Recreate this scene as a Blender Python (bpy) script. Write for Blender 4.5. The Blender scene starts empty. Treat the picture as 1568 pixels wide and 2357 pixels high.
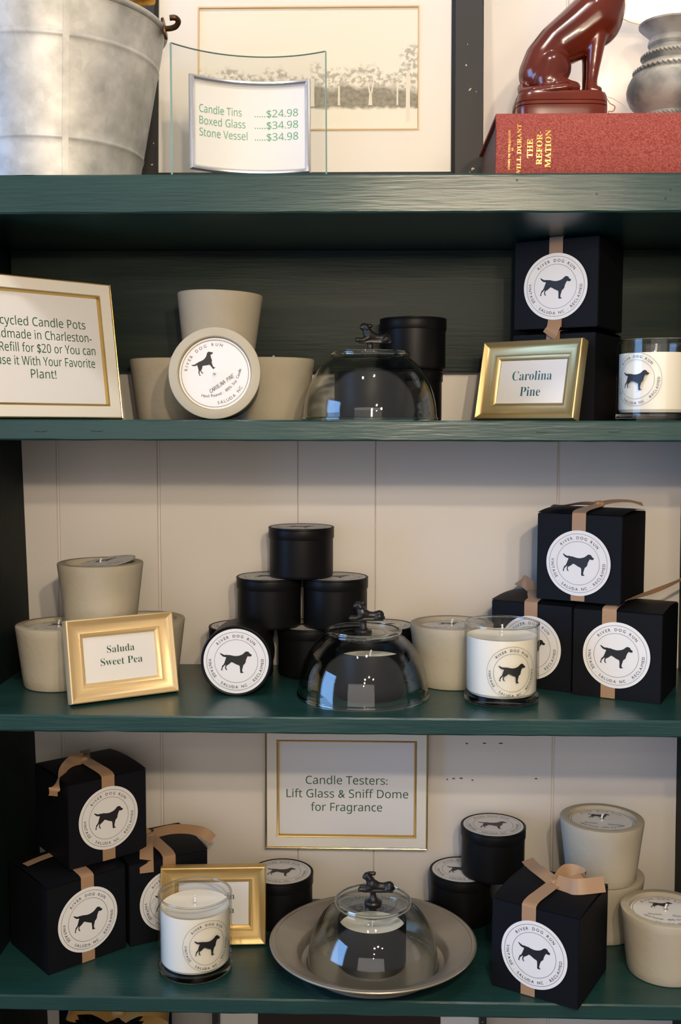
import bpy, bmesh, math, random
from mathutils import Vector, Matrix, geometry
random.seed(7)
sc = bpy.context.scene
COL = sc.collection
PI = math.pi
R = math.radians

# ------------------------------------------------------------------ camera, world, lights, exposure
cam_d = bpy.data.cameras.new('camera')
cam_d.sensor_fit = 'VERTICAL'
cam_d.sensor_height = 36.0
cam_d.lens = 2450.0 * 36.0 / 2357.0
cam_d.clip_start = 0.05
cam = bpy.data.objects.new('camera', cam_d)
COL.objects.link(cam)
rx = Vector((0.9996734, 0.0254336, 0.0025099))
ux = Vector((-0.0045540, 0.0806331, 0.9967334))
fx = Vector((-0.0251482, 0.9964193, -0.0807226))
m = Matrix.Identity(4)
for i in range(3):
    m[i][0], m[i][1], m[i][2] = rx[i], ux[i], -fx[i]
m[0][3], m[1][3], m[2][3] = 0.0, -1.15, 0.0
cam.matrix_world = m
sc.camera = cam

w = bpy.data.worlds.new('room_light')
w.use_nodes = True
sc.world = w
bg = w.node_tree.nodes['Background']
bg.inputs['Strength'].default_value = 0.31
# the dim shop around: dark floor below, paler walls and ceiling above
_nt = w.node_tree
_tc = _nt.nodes.new('ShaderNodeTexCoord')
_sp = _nt.nodes.new('ShaderNodeSeparateXYZ')
_nt.links.new(_tc.outputs['Generated'], _sp.inputs[0])
_mr = _nt.nodes.new('ShaderNodeMapRange')
_mr.inputs['From Min'].default_value = -1.0
_nt.links.new(_sp.outputs['Z'], _mr.inputs['Value'])
_cr = _nt.nodes.new('ShaderNodeValToRGB')
_cr.color_ramp.elements[0].position = 0.32
_cr.color_ramp.elements[0].color = (0.10, 0.08, 0.07, 1)
_cr.color_ramp.elements[1].position = 0.56
_cr.color_ramp.elements[1].color = (1.0, 0.93, 0.89, 1)
_nt.links.new(_mr.outputs['Result'], _cr.inputs['Fac'])
_nt.links.new(_cr.outputs['Color'], bg.inputs['Color'])

def lamp(name, kind, loc, energy, col, size=0.05, target=None, size_y=None):
    d = bpy.data.lights.new(name, kind)
    d.energy = energy
    d.color = col
    if kind == 'AREA':
        d.size = size
        if size_y:
            d.shape = 'RECTANGLE'
            d.size_y = size_y
    else:
        d.shadow_soft_size = size
    o = bpy.data.objects.new(name, d)
    COL.objects.link(o)
    o.location = loc
    if target is not None:
        o.rotation_euler = (Vector(target) - Vector(loc)).to_track_quat('-Z', 'Y').to_euler()
    return o

WARM = (1.0, 0.80, 0.56)
lamp('hanging_bulb_light', 'POINT', (0.08, -1.20, 0.28), 17, WARM, 0.018)
lamp('hanging_bulb_light', 'POINT', (0.27, -1.22, 0.41), 20, WARM, 0.018)
lamp('hanging_bulb_light', 'POINT', (0.48, -1.25, 0.33), 8, WARM, 0.018)
lamp('hanging_bulb_light', 'POINT', (0.10, -2.0, 0.42), 6, WARM, 0.03)
lamp('hanging_bulb_light', 'POINT', (0.05, -2.9, 0.50), 6, WARM, 0.03)
lamp('front_fill_light', 'AREA', (-0.3, -5.0, 0.0), 42, (1.0, 0.92, 0.87), 4.4, (0, 0.1, -0.15), 2.6)  # added broad fill behind the camera, lifts the wall under the shelves
lamp('window_light', 'AREA', (-3.1, -1.25, 0.15), 76, (0.24, 0.50, 1.0), 1.5, (0, 0.1, 0.0), 2.0)
lamp('ceiling_bulb_light', 'POINT', (0.20, -0.80, 1.60), 23, (1.0, 0.95, 0.89), 0.03)
lamp('ceiling_bulb_light', 'POINT', (-0.35, -0.90, 1.60), 23, (1.0, 0.95, 0.89), 0.03)

vs = sc.view_settings
vs.view_transform = 'Standard'
vs.look = 'None'
vs.exposure = 0.0
vs.gamma = 1.0
vs.use_curve_mapping = False
cy = sc.cycles
cy.use_denoising = True
cy.max_bounces = 10
cy.transparent_max_bounces = 24
cy.caustics_reflective = False
cy.caustics_refractive = False
cy.sample_clamp_indirect = 4.0

# ------------------------------------------------------------------ materials
MATS = {}
def mat(name, color, rough=0.5, metal=0.0, var=None, bump=None, spec=0.5, coat=0.0, stretch=(1, 1, 1),
        sheen=0.0, emit=None, sss=0.0, detail=4.0):
    """var=(scale, colour2, lo, hi) mixes a second colour through noise; bump=(scale, strength, stretch)"""
    if name in MATS:
        return MATS[name]
    M = bpy.data.materials.new(name)
    M.use_nodes = True
    nt = M.node_tree
    b = nt.nodes['Principled BSDF']
    b.inputs['Base Color'].default_value = (*color, 1)
    b.inputs['Roughness'].default_value = rough
    b.inputs['Metallic'].default_value = metal
    b.inputs['Specular IOR Level'].default_value = spec
    b.inputs['Coat Weight'].default_value = coat
    b.inputs['Coat Roughness'].default_value = 0.06
    b.inputs['Sheen Weight'].default_value = sheen
    if sss:
        b.inputs['Subsurface Weight'].default_value = sss
        b.inputs['Subsurface Radius'].default_value = (1, 0.8, 0.5)
        b.inputs['Subsurface Scale'].default_value = 0.006
    if emit:
        b.inputs['Emission Color'].default_value = (*emit[0], 1)
        b.inputs['Emission Strength'].default_value = emit[1]
    tc = nt.nodes.new('ShaderNodeTexCoord')
    def noise(scale, st, det=4.0):
        mp = nt.nodes.new('ShaderNodeMapping')
        mp.inputs['Scale'].default_value = st
        nt.links.new(tc.outputs['Object'], mp.inputs['Vector'])
        n = nt.nodes.new('ShaderNodeTexNoise')
        n.inputs['Scale'].default_value = scale
        n.inputs['Detail'].default_value = det
        nt.links.new(mp.outputs['Vector'], n.inputs['Vector'])
        return n
    if var:
        n = noise(var[0], stretch, detail)
        cr = nt.nodes.new('ShaderNodeValToRGB')
        cr.color_ramp.elements[0].position = var[2]
        cr.color_ramp.elements[0].color = (*color, 1)
        cr.color_ramp.elements[1].position = var[3]
        cr.color_ramp.elements[1].color = (*var[1], 1)
        nt.links.new(n.outputs['Fac'], cr.inputs['Fac'])
        nt.links.new(cr.outputs['Color'], b.inputs['Base Color'])
    if bump:
        n = noise(bump[0], bump[2] if len(bump) > 2 else (1, 1, 1), 5.0)
        bp = nt.nodes.new('ShaderNodeBump')
        bp.inputs['Strength'].default_value = bump[1]
        bp.inputs['Distance'].default_value = 0.002
        nt.links.new(n.outputs['Fac'], bp.inputs['Height'])
        nt.links.new(bp.outputs['Normal'], b.inputs['Normal'])
    MATS[name] = M
    return M

def glass_mat(name, tint_edge, tint_face=(0.97, 0.98, 0.97), power=3.0, gain=1.0):
    """thin clear glass: straight-through transmission, absorbing more where the path is longer, plus mirror gloss"""
    if name in MATS:
        return MATS[name]
    M = bpy.data.materials.new(name)
    M.use_nodes = True
    nt = M.node_tree
    nt.nodes.clear()
    out = nt.nodes.new('ShaderNodeOutputMaterial')
    lw = nt.nodes.new('ShaderNodeLayerWeight')
    lw.inputs['Blend'].default_value = 0.5
    def mth(op, a, bv):
        q = nt.nodes.new('ShaderNodeMath')
        q.operation = op
        nt.links.new(a, q.inputs[0])
        q.inputs[1].default_value = bv
        return q.outputs[0]
    f5 = mth('POWER', lw.outputs['Facing'], 4.0)
    fr = mth('MULTIPLY_ADD', f5, 0.85)
    fr.node.inputs[2].default_value = 0.045
    fr = mth('MULTIPLY', fr, gain)
    fr.node.use_clamp = True
    fp = mth('POWER', lw.outputs['Facing'], power)
    mx = nt.nodes.new('ShaderNodeMix')
    mx.data_type = 'RGBA'
    mx.inputs['A'].default_value = (*tint_face, 1)
    mx.inputs['B'].default_value = (*tint_edge, 1)
    nt.links.new(fp, mx.inputs['Factor'])
    tr = nt.nodes.new('ShaderNodeBsdfTransparent')
    nt.links.new(mx.outputs['Result'], tr.inputs['Color'])
    gl = nt.nodes.new('ShaderNodeBsdfGlossy')
    gl.inputs['Roughness'].default_value = 0.03
    ms = nt.nodes.new('ShaderNodeMixShader')
    nt.links.new(fr, ms.inputs['Fac'])
    nt.links.new(tr.outputs[0], ms.inputs[1])
    nt.links.new(gl.outputs[0], ms.inputs[2])
    nt.links.new(ms.outputs[0], out.inputs['Surface'])
    MATS[name] = M
    return M

GREEN = mat('dark_green_paint', (0.009, 0.043, 0.041), 0.29, var=(6, (0.015, 0.057, 0.051), 0.35, 0.7),
            bump=(40, 0.16, (0.6, 8, 8)), stretch=(0.7, 6, 6), spec=0.50)
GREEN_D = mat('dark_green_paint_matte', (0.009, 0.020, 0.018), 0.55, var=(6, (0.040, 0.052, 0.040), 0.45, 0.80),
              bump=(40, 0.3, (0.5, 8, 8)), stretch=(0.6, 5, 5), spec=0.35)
WALL = mat('white_painted_boards', (0.74, 0.70, 0.66), 0.5, var=(3, (0.70, 0.655, 0.60), 0.35, 0.75), bump=(14, 0.15, (1, 1, 0.4)))
FLOOR = mat('worn_floor_boards', (0.16, 0.10, 0.06), 0.5, var=(4, (0.10, 0.06, 0.04), 0.3, 0.7), stretch=(1, 8, 1))
CONC = mat('sand_concrete', (0.44, 0.395, 0.305), 0.8, var=(14, (0.51, 0.46, 0.355), 0.35, 0.7), bump=(120, 0.25), spec=0.25)
CONC_W = mat('sand_concrete_worn', (0.40, 0.35, 0.27), 0.8, var=(9, (0.53, 0.47, 0.36), 0.3, 0.65), bump=(60, 0.5, (1, 1, 2.5)), spec=0.25)
TIN = mat('black_tin', (0.0055, 0.0055, 0.006), 0.42, spec=0.17, bump=(300, 0.04))
BOX = mat('black_card', (0.0055, 0.006, 0.0085), 0.56, spec=0.13, bump=(220, 0.05))
RIB = mat('tan_satin_ribbon', (0.37, 0.225, 0.125), 0.42, sheen=0.15, bump=(900, 0.12), spec=0.4)
PAPER = mat('white_sticker_paper', (0.80, 0.79, 0.78), 0.42)
INK = mat('black_ink', (0.012, 0.012, 0.013), 0.45)
GINK = mat('green_ink', (0.018, 0.095, 0.045), 0.5)
TINK = mat('teal_ink', (0.012, 0.12, 0.14), 0.5)
PINK = mat('pale_green_ink', (0.11, 0.36, 0.20), 0.5)
GINK2 = mat('dark_green_ink', (0.02, 0.085, 0.055), 0.5)
GOLD = mat('champagne_gold', (0.86, 0.63, 0.33), 0.40, metal=0.45, bump=(260, 0.03, (0.2, 1, 1)))
GOLD_R = mat('rich_gold', (0.74, 0.51, 0.20), 0.38, metal=0.6, bump=(260, 0.03, (0.2, 1, 1)))
GOLD_D = mat('antique_gold', (0.60, 0.46, 0.22), 0.37, metal=0.72, bump=(260, 0.03, (0.2, 1, 1)))
GOLD_L = mat('bright_gold_edge', (0.75, 0.50, 0.16), 0.22, metal=1.0)
BLACKBACK = mat('black_backing', (0.012, 0.011, 0.010), 0.6)
CARD = mat('white_card', (0.80, 0.79, 0.78), 0.45, coat=0.25)
SHEET = mat('white_sheet_under_glazing', (0.76, 0.755, 0.77), 0.4, coat=0.6)
CREAMFR = mat('off_white_moulding', (0.76, 0.73, 0.67), 0.42)
WAX = mat('cream_wax', (0.96, 0.91, 0.78), 0.45)
WICK = mat('cotton_wick', (0.85, 0.82, 0.76), 0.8)
IRON = mat('black_cast_iron', (0.012, 0.011, 0.011), 0.38, bump=(250, 0.1))
PEWTER = mat('dull_pewter', (0.44, 0.40, 0.33), 0.36, metal=0.65, var=(9, (0.36, 0.32, 0.26), 0.35, 0.7), bump=(60, 0.06))
DOMEGLASS = glass_mat('dome_glass', (0.76, 0.79, 0.72), power=3.5, gain=1.25)
JARGLASS = glass_mat('jar_glass', (0.82, 0.82, 0.78), (0.995, 0.995, 0.99), power=5.0, gain=0.7)
SHEETGLASS = glass_mat('bent_sheet_glass', (0.55, 0.72, 0.62), (0.985, 0.99, 0.985), power=6.0)
def clear_glass():
    M = mat('clear_solid_glass', (1, 1, 1), 0.02)
    b = M.node_tree.nodes['Principled BSDF']
    b.inputs['Transmission Weight'].default_value = 1.0
    b.inputs['IOR'].default_value = 1.48
    b.inputs['Base Color'].default_value = (0.95, 0.97, 0.93, 1)
    return M
SOLIDGLASS = clear_glass()
GLASSEDGE = mat('green_glass_edge', (0.30, 0.46, 0.39), 0.2)
CHROME = mat('polished_silver', (0.86, 0.85, 0.90), 0.24, metal=0.85)
LACQ = mat('red_brown_lacquer', (0.085, 0.011, 0.005), 0.20, var=(14, (0.16, 0.022, 0.008), 0.3, 0.75), spec=0.5, coat=0.4)
CLOTH = mat('red_book_cloth', (0.26, 0.045, 0.036), 0.8, var=(520, (0.42, 0.115, 0.088), 0.38, 0.64), bump=(900, 0.5),
            stretch=(1, 1, 1.6), spec=0.25, detail=2.0)
PAGES = mat('book_pages_dark', (0.20, 0.11, 0.075), 0.8)
GILT = mat('gilt_lettering', (0.83, 0.52, 0.14), 0.35, metal=0.5)
MATB = mat('cream_mat_board', (0.80, 0.755, 0.68), 0.7)
BEVEL = mat('tan_mat_bevel', (0.76, 0.55, 0.32), 0.7)
BLKWOOD = mat('black_painted_wood', (0.017, 0.015, 0.013), 0.45, var=(130, (0.55, 0.42, 0.26), 0.757, 0.765), detail=1.0)
GREYWOOD = mat('weathered_grey_paint', (0.32, 0.33, 0.33), 0.5, var=(22, (0.10, 0.11, 0.11), 0.40, 0.60), bump=(40, 0.3))
CHIP = mat('bare_wood_chip', (0.32, 0.09, 0.03), 0.6)
BRONZE = mat('dark_bronze', (0.09, 0.045, 0.02), 0.35, metal=0.7)
YELLOW = mat('yellow_petal', (0.85, 0.42, 0.03), 0.6)
SHADE = mat('lit_lampshade', (0.9, 0.86, 0.8), 0.7, emit=((1.0, 0.88, 0.72), 1.6))
TAGP = mat('white_paper_tag', (0.78, 0.76, 0.74), 0.5)
TWINE = mat('brown_twine', (0.42, 0.22, 0.15), 0.8)
DARKART = mat('dark_glossy_photo', (0.018, 0.014, 0.012), 0.2, var=(26, (0.45, 0.40, 0.36), 0.72, 0.80))
def galvanised():
    M = mat('galvanised_steel', (0.55, 0.56, 0.55), 0.55, metal=0.45, bump=(35, 0.12))
    nt = M.node_tree
    b = nt.nodes['Principled BSDF']
    tc = nt.nodes.new('ShaderNodeTexCoord')
    v = nt.nodes.new('ShaderNodeTexVoronoi')
    v.inputs['Scale'].default_value = 120
    n = nt.nodes.new('ShaderNodeTexNoise')
    n.inputs['Scale'].default_value = 26
    n.inputs['Detail'].default_value = 5
    for q in (v, n):
        nt.links.new(tc.outputs['Object'], q.inputs['Vector'])
    ad = nt.nodes.new('ShaderNodeMath')
    ad.operation = 'MULTIPLY_ADD'
    ad.inputs[1].default_value = 0.10
    nt.links.new(v.outputs['Color'], ad.inputs[0])
    nt.links.new(n.outputs['Fac'], ad.inputs[2])
    cr = nt.nodes.new('ShaderNodeValToRGB')
    cr.color_ramp.elements[0].position = 0.36
    cr.color_ramp.elements[0].color = (0.40, 0.405, 0.39, 1)
    cr.color_ramp.elements[1].position = 0.72
    cr.color_ramp.elements[1].color = (0.70, 0.70, 0.67, 1)
    nt.links.new(ad.outputs[0], cr.inputs['Fac'])
    nt.links.new(cr.outputs['Color'], b.inputs['Base Color'])
    return M
GALV = galvanised()
def vintage_print():
    """sepia grove: pale sky, mottled leaves, dark band between the trunks, pale ground (x 0..1, z 0..1 in UV)"""
    M = mat('sepia_photo_print', (0.8, 0.75, 0.65), 0.5)
    nt = M.node_tree
    b = nt.nodes['Principled BSDF']
    uv = nt.nodes.new('ShaderNodeUVMap')
    sp = nt.nodes.new('ShaderNodeSeparateXYZ')
    nt.links.new(uv.outputs['UV'], sp.inputs[0])
    def M2(op, a, c, d=None):
        q = nt.nodes.new('ShaderNodeMath')
        q.operation = op
        for i, s in enumerate((a, c, d)):
            if s is None:
                continue
            if isinstance(s, (int, float)):
                q.inputs[i].default_value = s
            else:
                nt.links.new(s, q.inputs[i])
        return q.outputs[0]
    def ns(scale, det, st=(1.8, 1, 1)):
        mp = nt.nodes.new('ShaderNodeMapping')
        mp.inputs['Scale'].default_value = st
        nt.links.new(uv.outputs['UV'], mp.inputs['Vector'])
        n = nt.nodes.new('ShaderNodeTexNoise')
        n.inputs['Scale'].default_value = scale
        n.inputs['Detail'].default_value = det
        nt.links.new(mp.outputs['Vector'], n.inputs['Vector'])
        return n.outputs['Fac']
    u, v = sp.outputs[0], sp.outputs[1]
    def smooth(x, lo, hi):
        q = nt.nodes.new('ShaderNodeMapRange')
        q.interpolation_type = 'SMOOTHSTEP'
        q.inputs['From Min'].default_value = lo
        q.inputs['From Max'].default_value = hi
        nt.links.new(x, q.inputs['Value'])
        return q.outputs['Result']
    edge = M2('ADD', v, M2('MULTIPLY', M2('SUBTRACT', ns(5, 6), 0.5), -0.42))
    rise = smooth(u, 0.86, 1.0)
    edge = M2('SUBTRACT', edge, M2('MULTIPLY', rise, 0.18))
    tree = M2('MULTIPLY', M2('SUBTRACT', 1.0, smooth(edge, 0.44, 0.52)), smooth(M2('ADD', v, M2('MULTIPLY', ns(14, 3), 0.06)), 0.195, 0.225))
    leaves = smooth(ns(26, 6), 0.42, 0.60)
    low = M2('SUBTRACT', 1.0, smooth(M2('ADD', v, M2('MULTIPLY', M2('SUBTRACT', ns(8, 4), 0.5), 0.30)), 0.29, 0.40))
    dark = M2('MULTIPLY', tree, M2('MAXIMUM', M2('MULTIPLY', leaves, 0.55), M2('MULTIPLY', low, M2('MULTIPLY_ADD', ns(30, 3), 0.5, 0.55))))
    mx = nt.nodes.new('ShaderNodeMix')
    mx.data_type = 'RGBA'
    mx.inputs['A'].default_value = (0.80, 0.76, 0.64, 1)
    mx.inputs['B'].default_value = (0.13, 0.11, 0.065, 1)
    nt.links.new(dark, mx.inputs['Factor'])
    nt.links.new(mx.outputs['Result'], b.inputs['Base Color'])
    return M
PRINT = vintage_print()
PTRUNK = mat('sepia_pale_trunk', (0.74, 0.69, 0.56), 0.5)

# ------------------------------------------------------------------ mesh helpers
def obj(name, me, material=None, parent=None):
    if material is not None and not me.materials:
        me.materials.append(material)
    o = bpy.data.objects.new(name, me)
    COL.objects.link(o)
    if parent is not None:
        o.parent = parent
    return o

def thing(name, label, cat, loc=(0, 0, 0), rz=0.0, group=None):
    o = bpy.data.objects.new(name, None)
    o.empty_display_size = 0.02
    COL.objects.link(o)
    o.location = loc
    o.rotation_euler = (0, 0, rz)
    o['label'] = label
    o['category'] = cat
    if group:
        o['group'] = group
    return o

def finish(bm, name, smooth=None):
    bmesh.ops.remove_doubles(bm, verts=bm.verts[:], dist=1e-7)
    bmesh.ops.recalc_face_normals(bm, faces=bm.faces[:])
    me = bpy.data.meshes.new(name)
    bm.to_mesh(me)
    bm.free()
    if smooth is not None:
        me.set_sharp_from_angle(angle=smooth) if hasattr(me, 'set_sharp_from_angle') else None
        for p in me.polygons:
            p.use_smooth = True
    return me

def add_box(bm, x0, x1, y0, y1, z0, z1):
    vs_ = [bm.verts.new((x, y, z)) for x in (x0, x1) for y in (y0, y1) for z in (z0, z1)]
    for f in ((0, 1, 3, 2), (4, 6, 7, 5), (0, 4, 5, 1), (2, 3, 7, 6), (0, 2, 6, 4), (1, 5, 7, 3)):
        bm.faces.new([vs_[i] for i in f])
    return vs_

def box_mesh(name, x0, x1, y0, y1, z0, z1, bevel=0.0, seg=2):
    bm = bmesh.new()
    add_box(bm, x0, x1, y0, y1, z0, z1)
    bmesh.ops.recalc_face_normals(bm, faces=bm.faces[:])
    if bevel:
        bmesh.ops.bevel(bm, geom=bm.edges[:], offset=bevel, segments=seg, affect='EDGES', profile=0.5)
    return finish(bm, name, R(40) if bevel else None)

def lathe(name, prof, n=96, smooth=R(35), closed=False):
    bm = bmesh.new()
    rings = []
    for r, z in prof:
        if r < 1e-6:
            rings.append([bm.verts.new((0, 0, z))])
        else:
            rings.append([bm.verts.new((r * math.cos(2 * PI * k / n), r * math.sin(2 * PI * k / n), z)) for k in range(n)])
    if closed:
        rings.append(rings[0])
    for a, b in zip(rings, rings[1:]):
        if len(a) == 1 and len(b) == 1:
            continue
        for k in range(n):
            j = (k + 1) % n
            if len(a) == 1:
                bm.faces.new((a[0], b[k], b[j]))
            elif len(b) == 1:
                bm.faces.new((a[k], b[0], a[j]))
            else:
                bm.faces.new((a[k], b[k], b[j], a[j]))
    return finish(bm, name, smooth)

def catmull(pts, n=6):
    P = [Vector(p) for p in pts]
    if len(P) < 3:
        return [P[0].lerp(P[-1], i / n) for i in range(n + 1)]
    Q = [P[0] * 2 - P[1]] + P + [P[-1] * 2 - P[-2]]
    out = []
    for i in range(1, len(Q) - 2):
        a, b, c, d = Q[i - 1:i + 3]
        for k in range(n):
            t = k / n
            out.append(0.5 * (2 * b + (c - a) * t + (2 * a - 5 * b + 4 * c - d) * t * t + (3 * b - a - 3 * c + d) * t ** 3))
    out.append(P[-1])
    return out

def tube(name, pts, rad, n=10, sub=6, taper=None):
    P = catmull(pts, sub)
    bm = bmesh.new()
    rings = []
    up = Vector((0, 0, 1))
    for i, p in enumerate(P):
        t = (P[min(i + 1, len(P) - 1)] - P[max(i - 1, 0)]).normalized()
        a = t.cross(up)
        if a.length < 1e-3:
            a = t.cross(Vector((0, 1, 0)))
        a.normalize()
        b = t.cross(a).normalized()
        rr = rad if taper is None else rad * (1 + (taper - 1) * i / (len(P) - 1))
        rings.append([bm.verts.new(p + a * rr * math.cos(2 * PI * k / n) + b * rr * math.sin(2 * PI * k / n)) for k in range(n)])
    for a, b in zip(rings, rings[1:]):
        for k in range(n):
            bm.faces.new((a[k], a[(k + 1) % n], b[(k + 1) % n], b[k]))
    bm.faces.new(rings[0][::-1])
    bm.faces.new(rings[-1])
    return finish(bm, name, R(50))

def strip(name, pts, wv, width, thick=0.0004, sub=8):
    """ribbon: path points and one width vector per control point"""
    P = catmull(pts, sub)
    Wv = catmull(wv, sub)
    bm = bmesh.new()
    rows = []
    for i, p in enumerate(P):
        t = (P[min(i + 1, len(P) - 1)] - P[max(i - 1, 0)]).normalized()
        d = Wv[min(i, len(Wv) - 1)].copy()
        d -= t * d.dot(t)
        if d.length < 1e-6:
            d = Vector((1, 0, 0))
        d.normalize()
        nrm = t.cross(d).normalized() * thick * 0.5
        a, b = p - d * width / 2, p + d * width / 2
        rows.append([bm.verts.new(q) for q in (a - nrm, b - nrm, b + nrm, a + nrm)])
    for a, b in zip(rows, rows[1:]):
        for k in range(4):
            bm.faces.new((a[k], a[(k + 1) % 4], b[(k + 1) % 4], b[k]))
    bm.faces.new(rows[0][::-1])
    bm.faces.new(rows[-1])
    return finish(bm, name, R(50))

def blob(name, chains, voxel, smooth_it=6, boxes=()):
    """one continuous surface grown around chains of (x, y, z, radius) control points"""
    bm = bmesh.new()
    for ch in chains:
        for a, b in zip(ch, ch[1:]) if len(ch) > 1 else [(ch[0], ch[0])]:
            L = (Vector(a[:3]) - Vector(b[:3])).length
            n = max(1, int(L / (0.13 * min(a[3], b[3]))))
            for k in range(n + 1):
                t = k / n
                c = [a[i] * (1 - t) + b[i] * t for i in range(4)]
                bmesh.ops.create_icosphere(bm, subdivisions=2 if c[3] < 0.008 else 3, radius=c[3], matrix=Matrix.Translation(c[:3]))
    for bx in boxes:
        add_box(bm, *bx)
    me = bpy.data.meshes.new(name)
    bm.to_mesh(me)
    bm.free()
    o = bpy.data.objects.new('tmp', me)
    COL.objects.link(o)
    md = o.modifiers.new('r', 'REMESH')
    md.mode = 'VOXEL'
    md.voxel_size = voxel
    ms = o.modifiers.new('s', 'SMOOTH')
    ms.factor = 0.5
    ms.iterations = smooth_it
    dg = bpy.context.evaluated_depsgraph_get()
    dg.update()
    res = bpy.data.meshes.new_from_object(o.evaluated_get(dg))
    res.name = name
    bpy.data.objects.remove(o)
    bpy.data.meshes.remove(me)
    for p in res.polygons:
        p.use_smooth = True
    return res

# ------------------------------------------------------------------ flat print: text, rings, dog silhouette
def style(s, st):
    if st == 'plain':
        return s
    U, L, D = {'serif': (0x1D400, 0x1D41A, 0x1D7CE), 'sans': (0x1D5A0, 0x1D5BA, 0x1D7E2), 'ital': (0x1D434, 0x1D44E, None)}[st]
    r = ''
    for ch in s:
        if 'A' <= ch <= 'Z':
            r += chr(U + ord(ch) - 65)
        elif 'a' <= ch <= 'z' and not (st == 'ital' and ch == 'h'):
            r += chr(L + ord(ch) - 97)
        elif '0' <= ch <= '9' and D:
            r += chr(D + ord(ch) - 48)
        else:
            r += ch
    return r
OFFS = {'plain': 0.0, 'serif': -0.0085, 'sans': 0.0, 'ital': -0.004}
GC = {}
def glyphs(s, st, off=None):
    key = (s, st, off)
    if key in GC:
        return GC[key]
    c = bpy.data.curves.new('t', 'FONT')
    c.body = style(s, st)
    c.size = 1.0
    c.resolution_u = 3
    c.fill_mode = 'FRONT'
    c.offset = OFFS[st] if off is None else off
    o = bpy.data.objects.new('t', c)
    me = bpy.data.meshes.new_from_object(o)
    V = [(v.co.x, v.co.y) for v in me.vertices]
    F = [tuple(p.vertices) for p in me.polygons]
    bpy.data.objects.remove(o)
    bpy.data.curves.remove(c)
    bpy.data.meshes.remove(me)
    if not V:
        V = [(0, 0)]
    xs = [v[0] for v in V]
    GC[key] = (V, F, min(xs), max(xs))
    return GC[key]
def cap(st):
    V = glyphs('H', st)[0]
    return max(v[1] for v in V) - min(v[1] for v in V)

class Flat:
    def __init__(s):
        s.V, s.F = [], []
    def add(s, V, F):
        n = len(s.V)
        s.V += list(V)
        s.F += [tuple(i + n for i in f) for f in F]
    def poly(s, pts):
        tris = geometry.tessellate_polygon([[Vector((x, y, 0)) for x, y in pts]])
        s.add(pts, tris)
    def ring(s, r0, r1, n=96, cx=0, cy_=0):
        V, F = [], []
        for k in range(n):
            a = 2 * PI * k / n
            V += [(cx + r0 * math.cos(a), cy_ + r0 * math.sin(a)), (cx + r1 * math.cos(a), cy_ + r1 * math.sin(a))]
            j = (k + 1) % n
            F.append((2 * k, 2 * k + 1, 2 * j + 1, 2 * j))
        s.add(V, F)
    def dot(s, x, y, r, n=10):
        s.add([(x + r * math.cos(2 * PI * k / n), y + r * math.sin(2 * PI * k / n)) for k in range(n)], [tuple(range(n))])
    def text(s, t, x, y, caph, width=None, st='plain', align='c', off=None):
        V, F, a, b = glyphs(t, st, off)
        ky = caph / cap(st)
        kx = ky if width is None else width / (b - a)
        sh = {'c': -(a + b) / 2, 'l': -a, 'r': -b}[align]
        s.add([(x + (vx + sh) * kx, y + vy * ky) for vx, vy in V], F)
    def arc(s, t, r, mid, span, caph, top=True, st='plain', cx=0, cy_=0, off=None):
        """letters of t spread over span degrees round radius r (baseline), centred on angle mid"""
        k = caph / cap(st)
        wd, sp = [], 0.42
        for ch in t:
            if ch == ' ':
                wd.append(sp)
            elif ch == '.':
                wd.append(0.2)
            else:
                g = glyphs(ch, st, 0.0 if ch == 'M' else off)
                wd.append(g[3] - g[2])
        tot_w = sum(wd) * k
        gap = (R(span) * r - tot_w) / max(1, len(t) - 1)
        pos = -R(span) * r / 2
        for ch, w_ in zip(t, wd):
            c = pos + w_ * k / 2
            pos += w_ * k + gap
            if ch == ' ':
                continue
            V, F, a, b = glyphs(ch, st, 0.0 if ch == 'M' else off)
            th = R(mid) - c / r if top else R(mid) + c / r
            rad = Vector((math.cos(th), math.sin(th)))
            tan = Vector((math.sin(th), -math.cos(th))) if top else Vector((-math.sin(th), math.cos(th)))
            upv = rad if top else -rad
            if ch == '.':
                q = rad * r + upv * caph * 0.35
                s.dot(cx + q.x, cy_ + q.y, caph * 0.09)
                continue
            s.add([tuple(Vector((cx, cy_)) + rad * r + tan * ((vx - (a + b) / 2) * k) + upv * vy * k) for vx, vy in V], F)
    def stroke(s, pts, wd):
        for (x0, y0), (x1, y1) in zip(pts, pts[1:]):
            d = Vector((x1 - x0, y1 - y0))
            if d.length < 1e-9:
                continue
            d.normalize()
            e = d * wd * 0.5
            n = Vector((-d.y, d.x)) * wd * 0.5
            s.add([(x0 - e.x - n.x, y0 - e.y - n.y), (x1 + e.x - n.x, y1 + e.y - n.y), (x1 + e.x + n.x, y1 + e.y + n.y), (x0 - e.x + n.x, y0 - e.y + n.y)], [(0, 1, 2, 3)])
    def mesh(s, name, f, scale=1.0, rot=0.0, slice_x=None):
        """f maps flat (x, y) to a 3-D point"""
        c, sn = math.cos(rot), math.sin(rot)
        bm = bmesh.new()
        vv = [bm.verts.new(((x * c - y * sn) * scale, (x * sn + y * c) * scale, 0)) for x, y in s.V]
        for fc in s.F:
            try:
                bm.faces.new([vv[i] for i in fc])
            except ValueError:
                pass
        if slice_x:
            xs = [v.co.x for v in bm.verts]
            x = min(xs) + slice_x
            while x < max(xs):
                bmesh.ops.bisect_plane(bm, geom=bm.verts[:] + bm.edges[:] + bm.faces[:], plane_co=(x, 0, 0), plane_no=(1, 0, 0))
                x += slice_x
        for v in bm.verts:
            v.co = f(v.co.x, v.co.y)
        me = bpy.data.meshes.new(name)
        bm.to_mesh(me)
        bm.free()
        return me

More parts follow.
